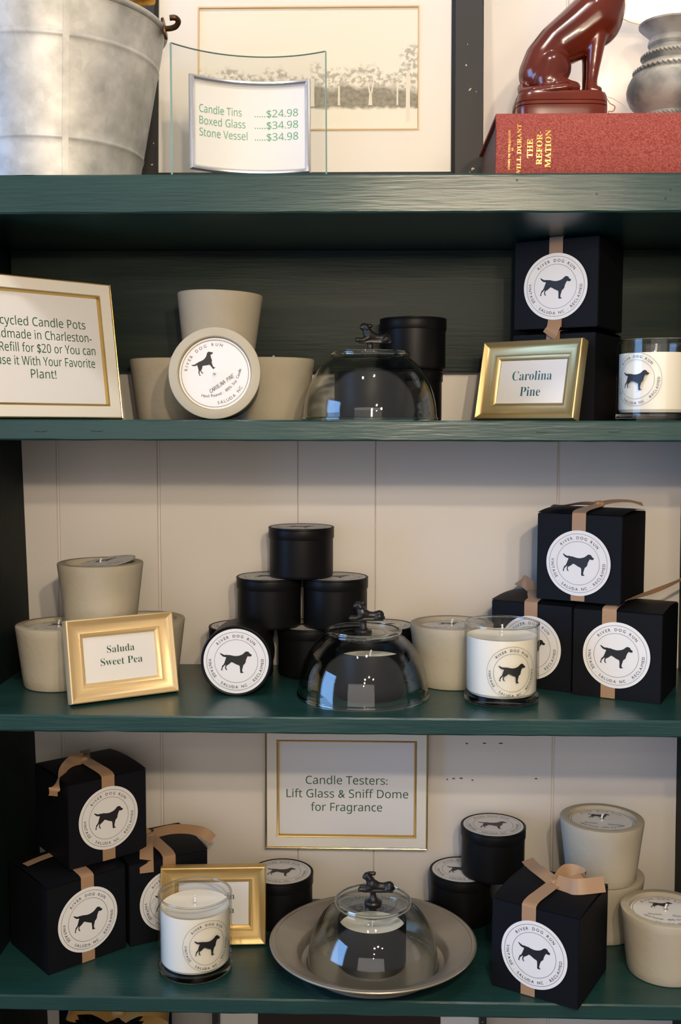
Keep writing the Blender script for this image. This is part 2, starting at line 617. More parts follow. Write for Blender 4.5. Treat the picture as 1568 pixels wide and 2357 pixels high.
DOG = [(452, 655), (462, 645), (500, 668), (545, 686), (590, 681), (625, 688), (655, 685), (700, 697), (760, 706), (810, 704),
       (850, 694), (885, 682), (915, 664), (945, 637), (965, 618), (990, 609), (1020, 613), (1043, 628), (1057, 655), (1085, 668),
       (1097, 682), (1092, 700), (1075, 712), (1040, 712), (1015, 706), (1000, 735), (985, 770), (975, 800), (973, 830), (960, 855),
       (935, 880), (922, 895), (915, 930), (905, 965), (900, 1000), (903, 1025), (925, 1035), (931, 1047), (920, 1052), (900, 1050),
       (890, 1058), (870, 1055), (860, 1040), (858, 1000), (855, 950), (850, 910), (838, 898), (800, 884), (770, 872), (740, 855),
       (705, 838), (682, 832), (660, 850), (640, 870), (610, 890), (585, 905), (575, 930), (577, 955), (585, 975), (600, 985),
       (600, 993), (575, 993), (560, 975), (553, 950), (555, 925), (560, 900), (565, 885), (545, 900), (515, 930), (500, 960),
       (495, 985), (506, 997), (500, 1003), (480, 1002), (473, 990), (480, 965), (488, 935), (495, 905), (520, 885), (540, 850),
       (552, 810), (565, 770), (577, 735), (560, 728), (530, 725), (500, 710), (480, 690), (460, 668)]
DOGN = [((x - 778) / 663.0, (812 - y) / 663.0) for x, y in DOG]

def emblem():
    f = Flat()
    f.ring(0.896, 0.905)
    f.ring(0.659, 0.668)
    f.poly(DOGN)
    f.arc('RIVER DOG RUN', 0.735, 90, 97, 0.084, off=0.009)
    f.arc('VINTAGE . SALUDA NC . RECLAIMED', 0.842, 270, 190, 0.082, top=False, off=0.009)
    return f
EMB = emblem()

def hand_caps(f, word, x, y, h, wd, slant=0.18):
    S = {'C': [[(.55, .85), (.35, 1), (.1, .75), (.05, .3), (.25, 0), (.55, .12)]], 'A': [[(0, 0), (.3, 1), (.55, 0)], [(.1, .4), (.5, .42)]],
         'R': [[(.05, 0), (.1, 1), (.5, .85), (.45, .55), (.1, .5), (.55, 0)]], 'O': [[(.3, 1), (.05, .6), (.15, .05), (.45, .05), (.55, .6), (.3, 1)]],
         'L': [[(.1, 1), (.05, 0), (.5, .05)]], 'I': [[(.12, 1), (.08, 0)]], 'N': [[(.05, 0), (.1, 1), (.45, 0), (.55, 1)]],
         'P': [[(.05, 0), (.1, 1), (.5, .85), (.45, .5), (.1, .45)]], 'E': [[(.5, 1), (.1, .95), (.05, 0), (.5, .02)], [(.08, .5), (.42, .52)]]}
    for ch in word:
        if ch == ' ':
            x += 0.5 * h
            continue
        for ln in S[ch]:
            f.stroke([(x + (px + slant * py) * h, y + py * h) for px, py in ln], wd)
        x += (0.3 if ch == 'I' else 0.68) * h

def pot_label(kind):
    f = Flat()
    f.ring(0.955, 0.967)
    f.poly([(-0.06 - 0.0 + x * 0.73, 0.40 + y * 0.73) for x, y in DOGN])
    f.arc('RIVER DOG RUN', 0.79, 90, 100, 0.085)
    f.arc('SALUDA NC', 0.885, 270, 58, 0.088, top=False)
    f.arc('Hand Poured . 100% Soy Candle', 0.966, 270, 92, 0.080, top=False, cy_=0.346)
    if kind == 'pine':
        hand_caps(f, 'CAROLINA PINE', -0.42, -0.40, 0.105, 0.012)
    else:
        f.text('Mountain', -0.36, -0.30, 0.115, 0.42, st='ital')
        f.text('Magnolia', 0.36, -0.34, 0.115, 0.42, st='ital')
    return f
PL = {'pine': pot_label('pine'), 'magnolia': pot_label('magnolia')}

MC = {}
def cached(key, fn):
    if key not in MC:
        MC[key] = fn()
    return MC[key]

def setmat(me, m_):
    if not me.materials:
        me.materials.append(m_)
    return me

# ------------------------------------------------------------------ the setting: wall, floor
Z1, Z2, Z3, Z4, Z5 = 0.2657, 0.0060, -0.3205, -0.6450, -0.9600
D = 0.258
FZ = -1.45
def wall():
    bm = bmesh.new()
    gx = [-1.60, -1.22, -0.86, -0.62, -0.4131, -0.2779, -0.0921, 0.0107, 0.252, 0.47, 0.70, 0.95, 1.3, 1.62]
    prof = [(-2.2, D)]
    for g in gx:
        wd = 0.0022 if abs(g - 0.0107) > 0.2 or g < -0.2 else 0.0009
        prof += [(g - wd, D), (g - wd * 0.4, D + 0.003), (g + wd * 0.4, D + 0.003), (g + wd, D)]
    prof += [(2.2, D), (2.2, D + 0.05), (-2.2, D + 0.05)]
    a = [bm.verts.new((x, y, FZ)) for x, y in prof]
    b = [bm.verts.new((x, y, 1.6)) for x, y in prof]
    n = len(prof)
    for i in range(n):
        j = (i + 1) % n
        bm.faces.new((a[i], a[j], b[j], b[i]))
    bm.faces.new(a)
    bm.faces.new(b)
    o = obj('wall_back', finish(bm, 'wall_back'), WALL)
    o['kind'] = 'structure'
wall()
for qx, qz, ql in ((0.1355, -0.4261, 0.004), (0.1592, -0.4256, 0.005), (0.1812, -0.4255, 0.006), (0.1098, -0.4759, 0.0025), (0.1183, -0.4748, 0.004), (0.1285, -0.4742, 0.005), (0.1437, -0.4766, 0.003), (0.2293, -0.4737, 0.004)):
    k_ = obj('scuff_mark', lathe('scuff_mark', [(0, 0), (0.0009, 0), (0.0009, 0.0002), (0, 0.0002)], 12), mat('dark_scuff', (0.06, 0.05, 0.045), 0.7), bpy.data.objects['wall_back'])
    k_.location = (qx, D, qz)
    k_.rotation_euler = (R(90), 0, 0)
    k_.scale = (ql / 0.0018, 1, 1)
o = obj('floor', box_mesh('floor', -2.2, 2.2, -3.2, D, FZ - 0.05, FZ), FLOOR)
o['kind'] = 'structure'

# ------------------------------------------------------------------ the bookcase
bc = thing('bookcase', 'dark green painted wooden bookcase whose shelves hold all the candles', 'bookcase', (0, 0, 0))
XL, XR = -0.459, 0.414
def shelf(zt, zb, x0, x1, y0=0.0, y1=D - 0.001):
    bm = bmesh.new()
    n = 40
    rnd = random.Random(int(zt * 10000))
    rows = []
    for i in range(n + 1):
        x = x0 + (x1 - x0) * i / n
        j = lambda: rnd.uniform(-0.0004, 0.0004)
        rows.append([bm.verts.new(p) for p in ((x, y0 + 0.0015 + j(), zt), (x, y0 + j(), zt - 0.0018), (x, y0 + j(), zb + 0.0018 + j()), (x, y0 + 0.0018 + j(), zb + j()), (x, y1, zb), (x, y1, zt))])
    for a, b in zip(rows, rows[1:]):
        for k in range(6):
            bm.faces.new((a[k], a[(k + 1) % 6], b[(k + 1) % 6], b[k]))
    bm.faces.new(rows[0][::-1])
    bm.faces.new(rows[-1])
    obj('shelf', finish(bm, 'shelf', R(25)), GREEN, bc)
shelf(Z1, 0.2251, XL - 0.03, XR + 0.03)
shelf(Z2, -0.0165, XL, XR)
shelf(Z3, -0.3394, XL + 0.002, XR)
shelf(Z4, -0.6632, XL + 0.005, XR)
shelf(Z5, Z5 - 0.019, XL + 0.005, XR)
def panel(xt, xb, side):
    bm = bmesh.new()
    t = 0.022 * side
    zt, zb = 0.2250, FZ
    v = [bm.verts.new(p) for p in ((xt, 0.004, zt), (xt + t, 0.004, zt), (xt + t, D - 0.001, zt), (xt, D - 0.001, zt),
                                   (xb, 0.004, zb), (xb + t, 0.004, zb), (xb + t, D - 0.001, zb), (xb, D - 0.001, zb))]
    for f in ((0, 1, 2, 3), (7, 6, 5, 4), (0, 4, 5, 1), (1, 5, 6, 2), (2, 6, 7, 3), (3, 7, 4, 0)):
        bm.faces.new([v[i] for i in f])
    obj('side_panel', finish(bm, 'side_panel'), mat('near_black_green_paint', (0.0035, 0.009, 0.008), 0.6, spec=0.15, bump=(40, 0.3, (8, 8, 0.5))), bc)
panel(-0.4665, -0.4260, -1)
panel(0.4085, 0.4285, 1)
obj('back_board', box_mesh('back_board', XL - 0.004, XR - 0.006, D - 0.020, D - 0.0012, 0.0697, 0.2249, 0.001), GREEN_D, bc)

for sx, sz, wd in ((0.1880, -0.0040, 0.0130), (0.2640, -0.0035, 0.0120), (-0.3550, -0.0045, 0.0130), (-0.2930, -0.0040, 0.0120)):  # thin dark tubes standing in for bracket-shaped dents in the shelf edge
    obj('dent_mark', tube('dent_mark', [(sx - wd / 2, 0.0006, sz - 0.0006), (sx - wd / 2, -0.0002, sz - 0.0022), (sx, -0.0004, sz - 0.0026), (sx + wd / 2, -0.0002, sz - 0.0020), (sx + wd / 2, 0.0006, sz)], 0.00030, 6, 4), IRON, bc)
for hx, hz in ((0.1560, 0.2585), (0.2400, 0.2440), (0.3120, 0.2390), (0.3170, 0.2480)):
    h_ = obj('nail_hole', lathe('nail_hole', [(0, 0), (0.0013, 0), (0.0013, 0.0006), (0, 0.0006)], 16), BLACKBACK, bc)
    h_.location = (hx, 0.0, hz)
    h_.rotation_euler = (R(90), 0, R(0))

# ------------------------------------------------------------------ gift boxes
BW, BH = 0.1035, 0.1065
def flat_front(y, cz, cx=0.0):
    return lambda a, b: Vector((cx + a, y, cz + b))
def carton_mesh():
    h = BW / 2
    bm = bmesh.new()
    add_box(bm, -h, h, -h, h, 0, BH - 0.002)
    bmesh.ops.recalc_face_normals(bm, faces=bm.faces[:])
    bmesh.ops.bevel(bm, geom=bm.edges[:], offset=0.0008, segments=2, affect='EDGES')
    return setmat(finish(bm, 'carton', R(40)), BOX)
def lid_mesh():
    """top panel, bowed up a little in the middle, folded down at the front edge"""
    h = BW / 2 + 0.0004
    bm = bmesh.new()
    n = 12
    g = []
    for i in range(n + 1):
        row = []
        for j in range(n + 1):
            u, v = -1 + 2 * i / n, -1 + 2 * j / n
            row.append(bm.verts.new((u * h, v * h, BH - 0.0012 + 0.0045 * (1 - v * v) * (1 if abs(u) < 1 else 0.75))))
        g.append(row)
    for i in range(n):
        for j in range(n):
            bm.faces.new((g[i][j], g[i + 1][j], g[i + 1][j + 1], g[i][j + 1]))
    r = bmesh.ops.solidify(bm, geom=bm.faces[:], thickness=0.0008)
    return setmat(finish(bm, 'lid', R(40)), BOX)
def sticker_mesh(r, y, cz):
    bm = bmesh.new()
    n = 72
    a = [bm.verts.new((r * math.cos(2 * PI * k / n), y, cz + r * math.sin(2 * PI * k / n))) for k in range(n)]
    b = [bm.verts.new((v.co.x, y - 0.00025, v.co.z)) for v in a]
    bm.faces.new(a)
    bm.faces.new(b)
    for k in range(n):
        bm.faces.new((a[k], a[(k + 1) % n], b[(k + 1) % n], b[k]))
    return setmat(finish(bm, 'sticker'), PAPER)
RW = 0.0168
def gift_box(loc, psi, label, group, cz=0.052, rot=0.0, tails=(), knot=(0, 0.0, 0.0), band=True, bx=0.0, emblem_on=True, cx=0.0):
    t = thing('gift_box', label, 'box', loc, R(psi), group)
    obj('carton', cached('carton', carton_mesh), None, t)
    obj('lid', cached('lid', lid_mesh), None, t)
    h = BW / 2
    if band:
        pts = [(bx, h - 0.01, 0.0009), (bx, 0, 0.0009), (bx, -h - 0.0006, 0.0009), (bx, -h - 0.0006, 0.02), (bx, -h - 0.0006, 0.06), (bx, -h - 0.0008, BH - 0.006),
               (bx, -h + 0.001, BH + 0.0006), (bx * 0.9, -h + 0.012, BH + 0.0028), (bx * 0.5 + knot[0] * 0.5, -h * 0.4, BH + 0.0046), (knot[0], knot[1], BH + 0.0062)]
        pts = pts[2:]
        obj('ribbon_band', strip('ribbon_band', pts, [(1, 0, 0)] * len(pts), RW, 0.0004, 5), RIB, t)
    if knot[2]:
        k0 = (knot[0], knot[1], BH + 0.0075)
        obj('bow_knot', blob('bow_knot', [[(k0[0] - 0.003, k0[1], k0[2], 0.0042), (k0[0] + 0.003, k0[1] + 0.001, k0[2], 0.0046)], [(k0[0], k0[1] - 0.003, k0[2] + 0.001, 0.0036), (k0[0], k0[1] + 0.004, k0[2], 0.0036)]], 0.0009, 4), RIB, t)
    for nm, pts, wv, wd in tails:
        obj(nm, strip(nm, [(p[0], p[1], BH + p[2]) for p in pts], wv, wd), RIB, t)
    s = obj('sticker', cached(('stk', cz), lambda: sticker_mesh(0.0392, -h - 0.0011, cz)), None, t)
    if emblem_on:
        obj('printed_emblem', cached(('emb', cz, rot), lambda: setmat(EMB.mesh('printed_emblem', flat_front(-h - 0.0016, cz), 0.0392, R(rot)), INK)), None, s)
    return t
G3 = 'ribboned black gift boxes stacked at the right of the middle shelf'
gift_box((0.2770, 0.1620, Z3 + BH + 0.005), -29, 'ribboned black box on top of the three-box stack, right of the tin pyramid', G3, cz=0.0465, rot=-3,
         knot=(0.006, 0.004, 1), tails=[
             ('bow_tail', [(0.004, 0.002, 0.008), (-0.012, -0.010, 0.0085), (-0.030, -0.026, 0.006), (-0.040, -0.034, 0.0065)], [(0.6, -0.6, 0.35)] * 2 + [(0.6, -0.5, 0.2)] * 2, 0.012),
             ('bow_tail', [(0.008, 0.004, 0.008), (0.022, 0.014, 0.011), (0.038, 0.026, 0.011), (0.052, 0.034, 0.007)], [(-0.5, 0.8, 0.35), (-0.5, 0.8, 0.25), (-0.5, 0.8, 0.2), (-0.5, 0.8, 0.3)], 0.012)])
gift_box((0.2265, 0.1890, Z3), -29.5, 'lower left box of the three-box stack, half hidden behind the glass candle', G3, cz=0.050, rot=-3,
         knot=(-0.016, 0.002, 0), tails=[('bow_tail', [(0.004, 0.0, 0.006), (-0.016, 0.003, 0.007), (-0.032, 0.006, 0.016), (-0.042, 0.012, 0.014)], [(0, 0.8, 0.5), (0, 0.5, 0.8), (0.2, 0.3, 0.9), (0.2, 0.8, 0.3)], 0.015)])
gift_box((0.3155, 0.1360, Z3), -25.7, 'lower right box of the three-box stack, thin ribbon end curling up past the shelf edge', G3, cz=0.053, rot=-3,
         knot=(-0.003, -0.020, 0), bx=-0.009, tails=[
             ('bow_tail', [(-0.010, -0.050, 0.001), (0.002, -0.026, 0.007), (0.014, 0.004, 0.010), (0.028, 0.030, 0.014), (0.050, 0.058, 0.024), (0.078, 0.075, 0.042)], [(0.9, 0.2, 0), (0.8, 0.1, 0.3), (0.5, 0.0, 0.7), (0.2, 0, 0.9), (0.6, 0.3, 0.5), (0.6, 0.4, 0.4)], 0.0065)])
G4 = 'ribboned black gift boxes stacked at the left of the lower shelf'
gift_box((-0.3690, 0.1165, Z4), 42.6, 'front lower box of the stack at the left end of the lower shelf', G4, cz=0.053, rot=0, knot=(0, -0.02, 0),
         tails=[('bow_tail', [(-0.046, 0.018, 0.004), (-0.030, 0.020, 0.0052), (-0.012, 0.022, 0.0058), (0.0, 0.021, 0.0058)], [(0, 1, 0)] * 4, 0.012)])
gift_box((-0.3492, 0.1560, Z4 + BH + 0.004), 39.2, 'ribboned black box on top of the stack at the left of the lower shelf', G4, cz=0.054, rot=0, knot=(-0.004, 0.006, 1),
         tails=[('bow_tail', [(-0.006, 0.004, 0.009), (-0.026, -0.004, 0.011), (-0.044, -0.020, 0.008), (-0.060, -0.034, -0.006), (-0.064, -0.036, -0.016)], [(0.3, 0.4, 0.8)] * 3 + [(0.6, 0.2, 0.7)] * 2, 0.014),
                ('bow_loop', [(-0.002, 0.010, 0.009), (0.004, 0.022, 0.012), (0.008, 0.034, 0.009), (0.006, 0.026, 0.0055), (0.0, 0.012, 0.006)], [(1, -0.3, 0.15)] * 5, 0.012)])
gift_box((-0.2735, 0.1850, Z4), 31, 'ribboned black box behind the gold frame and the glass candle on the lower shelf', G4, cz=0.050, rot=0, knot=(-0.004, 0.004, 1),
         tails=[('bow_tail', [(-0.006, 0.0, 0.009), (-0.018, -0.022, 0.010), (-0.026, -0.042, 0.004), (-0.032, -0.060, -0.012)], [(0.9, -0.2, 0.2)] * 4, 0.017),
                ('bow_tail', [(0.0, 0.004, 0.010), (0.022, -0.004, 0.014), (0.044, -0.014, 0.013), (0.060, -0.024, 0.008), (0.068, -0.030, 0.0)], [(0.3, 0.7, 0.5)] * 3 + [(0.4, 0.4, 0.7)] * 2, 0.0145),
                ('bow_loop', [(-0.006, 0.006, 0.008), (-0.018, 0.022, 0.014), (-0.026, 0.026, 0.011), (-0.008, 0.010, 0.006)], [(0.4, 0.4, 0.8)] * 4, 0.013)])
gift_box((0.2165, 0.0575, Z4), -29.7, 'black gift box with a full tan bow at the front right of the lower shelf', 'single gift box with a bow', cz=0.0505, rot=-3, knot=(0.002, 0.006, 1), bx=-0.007,
         tails=[('bow_tail', [(0.0, 0.006, 0.008), (-0.018, 0.018, 0.010), (-0.034, 0.032, 0.009), (-0.046, 0.042, 0.011)], [(0.4, 0.7, 0.3), (0.5, 0.7, 0.3), (0.6, 0.6, 0.2), (0.6, 0.6, 0.2)], 0.0155),
                ('bow_loop', [(0.004, 0.008, 0.007), (0.008, 0.028, 0.014), (0.020, 0.034, 0.013), (0.030, 0.030, 0.009), (0.014, 0.012, 0.006)], [(-0.5, 0.3, 0.8)] * 5, 0.015),
                ('bow_tail', [(0.004, 0.004, 0.009), (0.018, 0.000, 0.009), (0.034, -0.002, 0.012), (0.058, 0.016, 0.014)], [(0.0, 0.7, 0.7), (0.0, 0.6, 0.8), (-0.1, 0.4, 0.9), (-0.2, 0.3, 0.9)], 0.0175)])
G2n = 'ribboned black gift boxes stacked behind the gold frame on the upper shelf'
gift_box((0.2480, 0.1900, Z2), -30, 'lower box of the two-box stack behind the Carolina Pine frame', G2n, cz=0.050, rot=-3, knot=(0, -0.02, 0))
gift_box((0.2480, 0.1870, Z2 + BH + 0.0045), -28.7, 'upper box of the two-box stack, directly under the top shelf', G2n, cz=0.049, rot=-3, knot=(0.0, 0.0, 0),
         tails=[('bow_tail', [(0.0, 0.0, 0.005), (0.014, -0.004, 0.006), (0.034, -0.012, 0.006), (0.052, -0.016, 0.004)], [(0.1, 0.9, 0.3)] * 4, 0.010),
                ('bow_tail', [(0.0, -0.0524, 0.010 - BH), (0.0, -0.056, 0.002 - BH), (-0.002, -0.0575, -0.004 - BH), (-0.006, -0.0560, -0.009 - BH)], [(1, 0, 0)] * 4, 0.0165)])

# ------------------------------------------------------------------ candle tins
TR_, TH = 0.0420, 0.0640
def tin_body():
    r = TR_ - 0.0012
    return setmat(lathe('tin_body', [(0, 0.0006), (r - 0.006, 0.0006), (r - 0.004, 0), (r - 0.0012, 0.0004), (r - 0.0002, 0.0022), (r, 0.004), (r, 0.0505), (0, 0.0505)]), TIN)
def tin_lid():
    r = TR_
    return setmat(lathe('tin_lid', [(r - 0.003, 0.0495), (r - 0.0004, 0.0495), (r, 0.0502), (r, 0.0600), (r - 0.0003, 0.0612), (r + 0.0003, 0.0622), (r + 0.0001, 0.0634), (r - 0.0010, 0.0640), (r - 0.0022, 0.0637), (r - 0.003, 0.0632), (0, 0.0632)]), TIN)
def disc(name, r, z, m_, th=0.0002):
    return setmat(lathe(name, [(0, z), (r, z), (r, z + th), (0, z + th)], 72), m_)
def candle_tin(loc, label, group, rz=0.0, tilt=None):
    t = thing('candle_tin', label, 'candle tin', loc, rz, group)
    if tilt:
        t.rotation_euler = tilt
    obj('tin_body', cached('tinb', tin_body), None, t)
    l = obj('tin_lid', cached('tinl', tin_lid), None, t)
    s = obj('lid_label', cached('tins', lambda: disc('lid_label', 0.0388, 0.06325, PAPER)), None, t)
    obj('printed_emblem', cached('tine', lambda: setmat(EMB.mesh('printed_emblem', lambda a, b: Vector((a, b, 0.06375)), 0.0388), INK)), None, s)
    return t
GP = 'black candle tins stacked as a pyramid on the middle shelf'
candle_tin((-0.1615, 0.2030, Z3), 'bottom left tin of the pyramid, half hidden by the tin lying on its side', GP)
candle_tin((-0.0740, 0.2130, Z3), 'bottom centre tin of the pyramid, just left of the glass dome', GP)
candle_tin((0.0190, 0.2150, Z3), 'bottom right tin of the pyramid, behind the glass dome', GP)
candle_tin((-0.1260, 0.2060, Z3 + TH), 'middle row left tin of the black tin pyramid', GP)
candle_tin((-0.0405, 0.2065, Z3 + TH), 'middle row right tin of the black tin pyramid', GP)
candle_tin((-0.0845, 0.2080, Z3 + 2 * TH), 'topmost tin of the black tin pyramid', GP)
candle_tin((-0.1545, 0.0880 + TH, Z3 + TR_ + 0.0004), 'black tin lying on its side with its round white lid label facing out', 'tin on its side', tilt=(R(90), 0, 0))
candle_tin((-0.1105, 0.1980, Z4), 'black tin with white lid label between the gold frame and the pewter plate', 'tins on the lower shelf')
candle_tin((0.1265, 0.2120, Z4), 'lower tin of the pair right of the pewter plate', 'tins on the lower shelf')
candle_tin((0.1660, 0.2040, Z4 + TH), 'upper tin of the pair right of the pewter plate', 'tins on the lower shelf')
candle_tin((0.0530, 0.2130, Z2), 'lower tin of the pair behind the upper glass dome', 'tins on the upper shelf')
candle_tin((0.0568, 0.2080, Z2 + TH), 'upper tin of the pair standing behind the upper glass dome', 'tins on the upper shelf')

def open_tin(loc, label):
    t = thing('open_candle_tin', label, 'candle tin', loc, 0, 'open tester tins under glass domes')
    r = TR_ - 0.0012
    obj('tin_body', cached('otin', lambda: setmat(lathe('tin_body', [(0, 0.0006), (r - 0.006, 0.0006), (r - 0.004, 0), (r - 0.0012, 0.0004), (r, 0.004), (r, 0.0545), (r - 0.0003, 0.0553), (r - 0.0008, 0.0556), (r - 0.0012, 0.0550), (r - 0.0013, 0.042), (0, 0.042)]), TIN)), None, t)
    obj('wax', cached('owax', lambda: setmat(lathe('wax', [(0, 0.0440), (r - 0.004, 0.0440), (r - 0.0016, 0.0452), (r - 0.0016, 0.0424), (0, 0.0424)]), WAX)), None, t)
    obj('wick', cached('owick', lambda: setmat(tube('wick', [(0, 0, 0.043), (0.0004, 0, 0.050), (0.0016, 0.0004, 0.0545)], 0.0011), WICK)), None, t)

# ------------------------------------------------------------------ concrete pot candles
PH_ = 0.0765
def pot_mesh(worn):
    ro, rb, ri = 0.0520, 0.0432, 0.0412
    prof = [(0, 0.0), (rb - 0.003, 0.0), (rb - 0.001, 0.0008), (rb, 0.003)]
    n = 8
    for k in range(1, n):
        prof.append((rb + (ro - rb) * k / n, 0.003 + (PH_ - 0.005) * k / n))
    prof += [(ro, PH_ - 0.002), (ro - 0.0004, PH_ - 0.0006), (ro - 0.0016, PH_), (ri + 0.001, PH_), (ri, PH_ - 0.001), (ri - 0.0006, PH_ - 0.008), (ri - 0.002, PH_ - 0.02), (0, PH_ - 0.02)]
    return setmat(lathe('pot', prof), CONC_W if worn else CONC)
def pot_candle(loc, label, group, rz=0.0, rot=None, kind='magnolia', worn=False, lift=None, spin=0.0):
    t = thing('concrete_pot_candle', label, 'pot', loc, rz, group)
    if rot:
        t.rotation_euler = rot
    obj('pot', cached(('pot', worn), lambda: pot_mesh(worn)), None, t)
    obj('wax', cached('potwax', lambda: disc('wax', 0.0404, PH_ - 0.010, WAX, 0.005)), None, t)
    zl = PH_ - 0.0048
    l = obj('label_disc', cached('potlab', lambda: disc('label_disc', 0.0394, 0.0, PAPER, 0.0003)), None, t)
    l.location = (0, 0, zl)
    l.rotation_euler = (0, 0, R(spin))
    if lift:
        l.location = (lift[2], 0, zl + lift[0])
        l.rotation_euler = lift[1]
    obj('printed_text', cached(('potpr', kind), lambda: setmat(PL[kind].mesh('printed_text', lambda a, b: Vector((a, b, 0.00055)), 0.0394), INK)), None, l)
    obj('wick', cached('potwick', lambda: setmat(tube('wick', [(0, 0, PH_ - 0.006), (0.0, 0, PH_ + 0.001), (0.0016, -0.0004, PH_ + 0.0045)], 0.0012), WICK)), None, t)
    return t
GA = 'sand coloured concrete pot candles on the upper shelf'
pot_candle((-0.2490, 0.2020, Z2), 'bottom left pot of the stack on the upper shelf, beside the white sign', GA, worn=True)
pot_candle((-0.1190, 0.1880, Z2), 'bottom right pot of the stack on the upper shelf, next to the glass dome', GA, kind='pine')
pot_candle((-0.1830, 0.1640, Z2 + PH_ + 0.0006), 'topmost pot of the stack on the upper shelf', GA, rot=(0, R(1.5), 0), worn=False)
pot_candle((-0.1720, 0.1230, Z2 + 0.0438), 'pot candle lying on its side, its round handwritten label facing out', 'pot on its side', rot=(R(83.3), R(0), R(0)), kind='pine', spin=35)
GB = 'sand coloured concrete pot candles on the middle shelf'
pot_candle((-0.3805, 0.1400, Z3), 'bottom left pot of the stack behind the Saluda Sweet Pea frame', GB, kind='pine')
pot_candle((-0.2840, 0.1830, Z3), 'bottom right pot of the stack, mostly hidden by the Saluda Sweet Pea frame', GB)
pot_candle((-0.3275, 0.1400, Z3 + PH_ + 0.0004), 'topmost pot of the stack above the Saluda Sweet Pea frame, its label peeling up', GB, lift=(0.0035, (R(4), R(-9), 0), 0.004))
pot_candle((0.1060, 0.1650, Z3), 'single concrete pot between the glass dome and the glass candle on the middle shelf', 'pot on its own')
GC_ = 'concrete pot candles at the right end of the lower shelf'
pot_candle((0.3030, 0.1780, Z4), 'lower pot of the two stacked at the right end of the lower shelf', GC_)
pot_candle((0.2980, 0.1660, Z4 + PH_ + 0.0004), 'upper pot of the two stacked at the right end of the lower shelf', GC_, rz=R(-8))
pot_candle((0.3560, 0.0800, Z4), 'front pot cut off by the right edge, beside the black box with the bow', GC_, rz=R(-6))

# ------------------------------------------------------------------ glass jar candles
JR, JH = 0.0436, 0.0920
def jar_candle(loc, label, az, ez, er=0.0298):
    t = thing('glass_jar_candle', label, 'candle', loc, 0, 'white wax candles in clear glass')
    r = JR
    obj('glass_jar', cached('jar', lambda: setmat(lathe('glass_jar', [(r, 0.0083), (r, JH - 0.0008), (r - 0.0008, JH), (r - 0.0018, JH - 0.0008), (r - 0.0022, 0.012), (r - 0.004, 0.0090), (r - 0.004, 0.0086), (r - 0.0006, 0.0082)], 128, R(35), closed=True), JARGLASS)), None, t)
    obj('glass_base', cached('jarbase', lambda: setmat(lathe('glass_base', [(0, 0.0010), (r - 0.008, 0.0006), (r - 0.004, 0), (r - 0.0016, 0.0005), (r - 0.0004, 0.0018), (r, 0.0040), (r, 0.0081), (r - 0.012, 0.0077), (0, 0.0075)], 128), SOLIDGLASS)), None, t)
    obj('jar_lip', cached('jarlip', lambda: setmat(lathe('jar_lip', [(r - 0.0010 + 0.0012 * math.cos(2 * PI * q / 12), JH - 0.0006 + 0.0012 * math.sin(2 * PI * q / 12)) for q in range(12)], 128, R(60), closed=True), SOLIDGLASS)), None, t)
    obj('wax', cached('jarwax', lambda: setmat(lathe('wax', [(0, 0.0090), (r - 0.012, 0.0091), (r - 0.0055, 0.0100), (r - 0.0029, 0.0135), (r - 0.0027, 0.0770), (r - 0.0040, 0.0762), (0, 0.0760)], 96), WAX)), None, t)
    obj('wick', cached('jarwick', lambda: setmat(tube('wick', [(0, 0, 0.0755), (0, 0, 0.082), (0.0005, 0, 0.0875), (-0.0006, 0, 0.0888)], 0.0011), WICK)), None, t)
    def mp(a, b):
        th = R(-90) + R(az) + a / (r + 0.0003)
        return Vector(((r + 0.0003) * math.cos(th), (r + 0.0003) * math.sin(th), ez + b))
    em = EMB
    obj('printed_emblem', setmat(em.mesh('printed_emblem', mp, er / 0.90, 0.0, 0.0025), INK), None, t)
jar_candle((0.1585, 0.0865, Z3), 'glass jar candle in front of the black boxes on the middle shelf', 9.7, 0.0415)
jar_candle((-0.2028, 0.0700, Z4), 'glass jar candle in front of the gold frame on the lower shelf', 29, 0.0450)
jar_candle((0.3315, 0.0950, Z2), 'glass jar candle at the right end of the upper shelf', -44.5, 0.0470)

# ------------------------------------------------------------------ glass domes with a dog finial
def dome_mesh():
    out = [(0.0800, 0.0), (0.0812, 0.0008), (0.0812, 0.0024), (0.0800, 0.0040), (0.0795, 0.0120), (0.0782, 0.0210), (0.0758, 0.0310), (0.0722, 0.0405),
           (0.0672, 0.0500), (0.0612, 0.0585), (0.0545, 0.0655), (0.0490, 0.0700), (0.0458, 0.0722), (0.0450, 0.0742), (0.0450, 0.0765),
           (0.0442, 0.0780), (0.0425, 0.0780), (0.0410, 0.0765), (0.0395, 0.0755), (0.0280, 0.0752), (0.0275, 0.0757), (0.0265, 0.0757), (0.0260, 0.0752), (0, 0.0752)]
    out = [(r if r < 0.05 else 0.05 + (r - 0.05) * 0.925, z) for r, z in out]
    inn = [(0, 0.0728), (0.0400, 0.0725), (0.0440, 0.0705), (0.0480, 0.0675), (0.0532, 0.0632), (0.0595, 0.0565), (0.0652, 0.0484), (0.0700, 0.0392),
           (0.0735, 0.0300), (0.0758, 0.0205), (0.0771, 0.0118), (0.0776, 0.0030), (0.0780, 0.0004)]
    inn = [(r if r < 0.05 else 0.05 + (r - 0.05) * 0.925, z) for r, z in inn]
    return setmat(lathe('glass_dome', out + inn, 128, R(40), closed=True), DOMEGLASS)
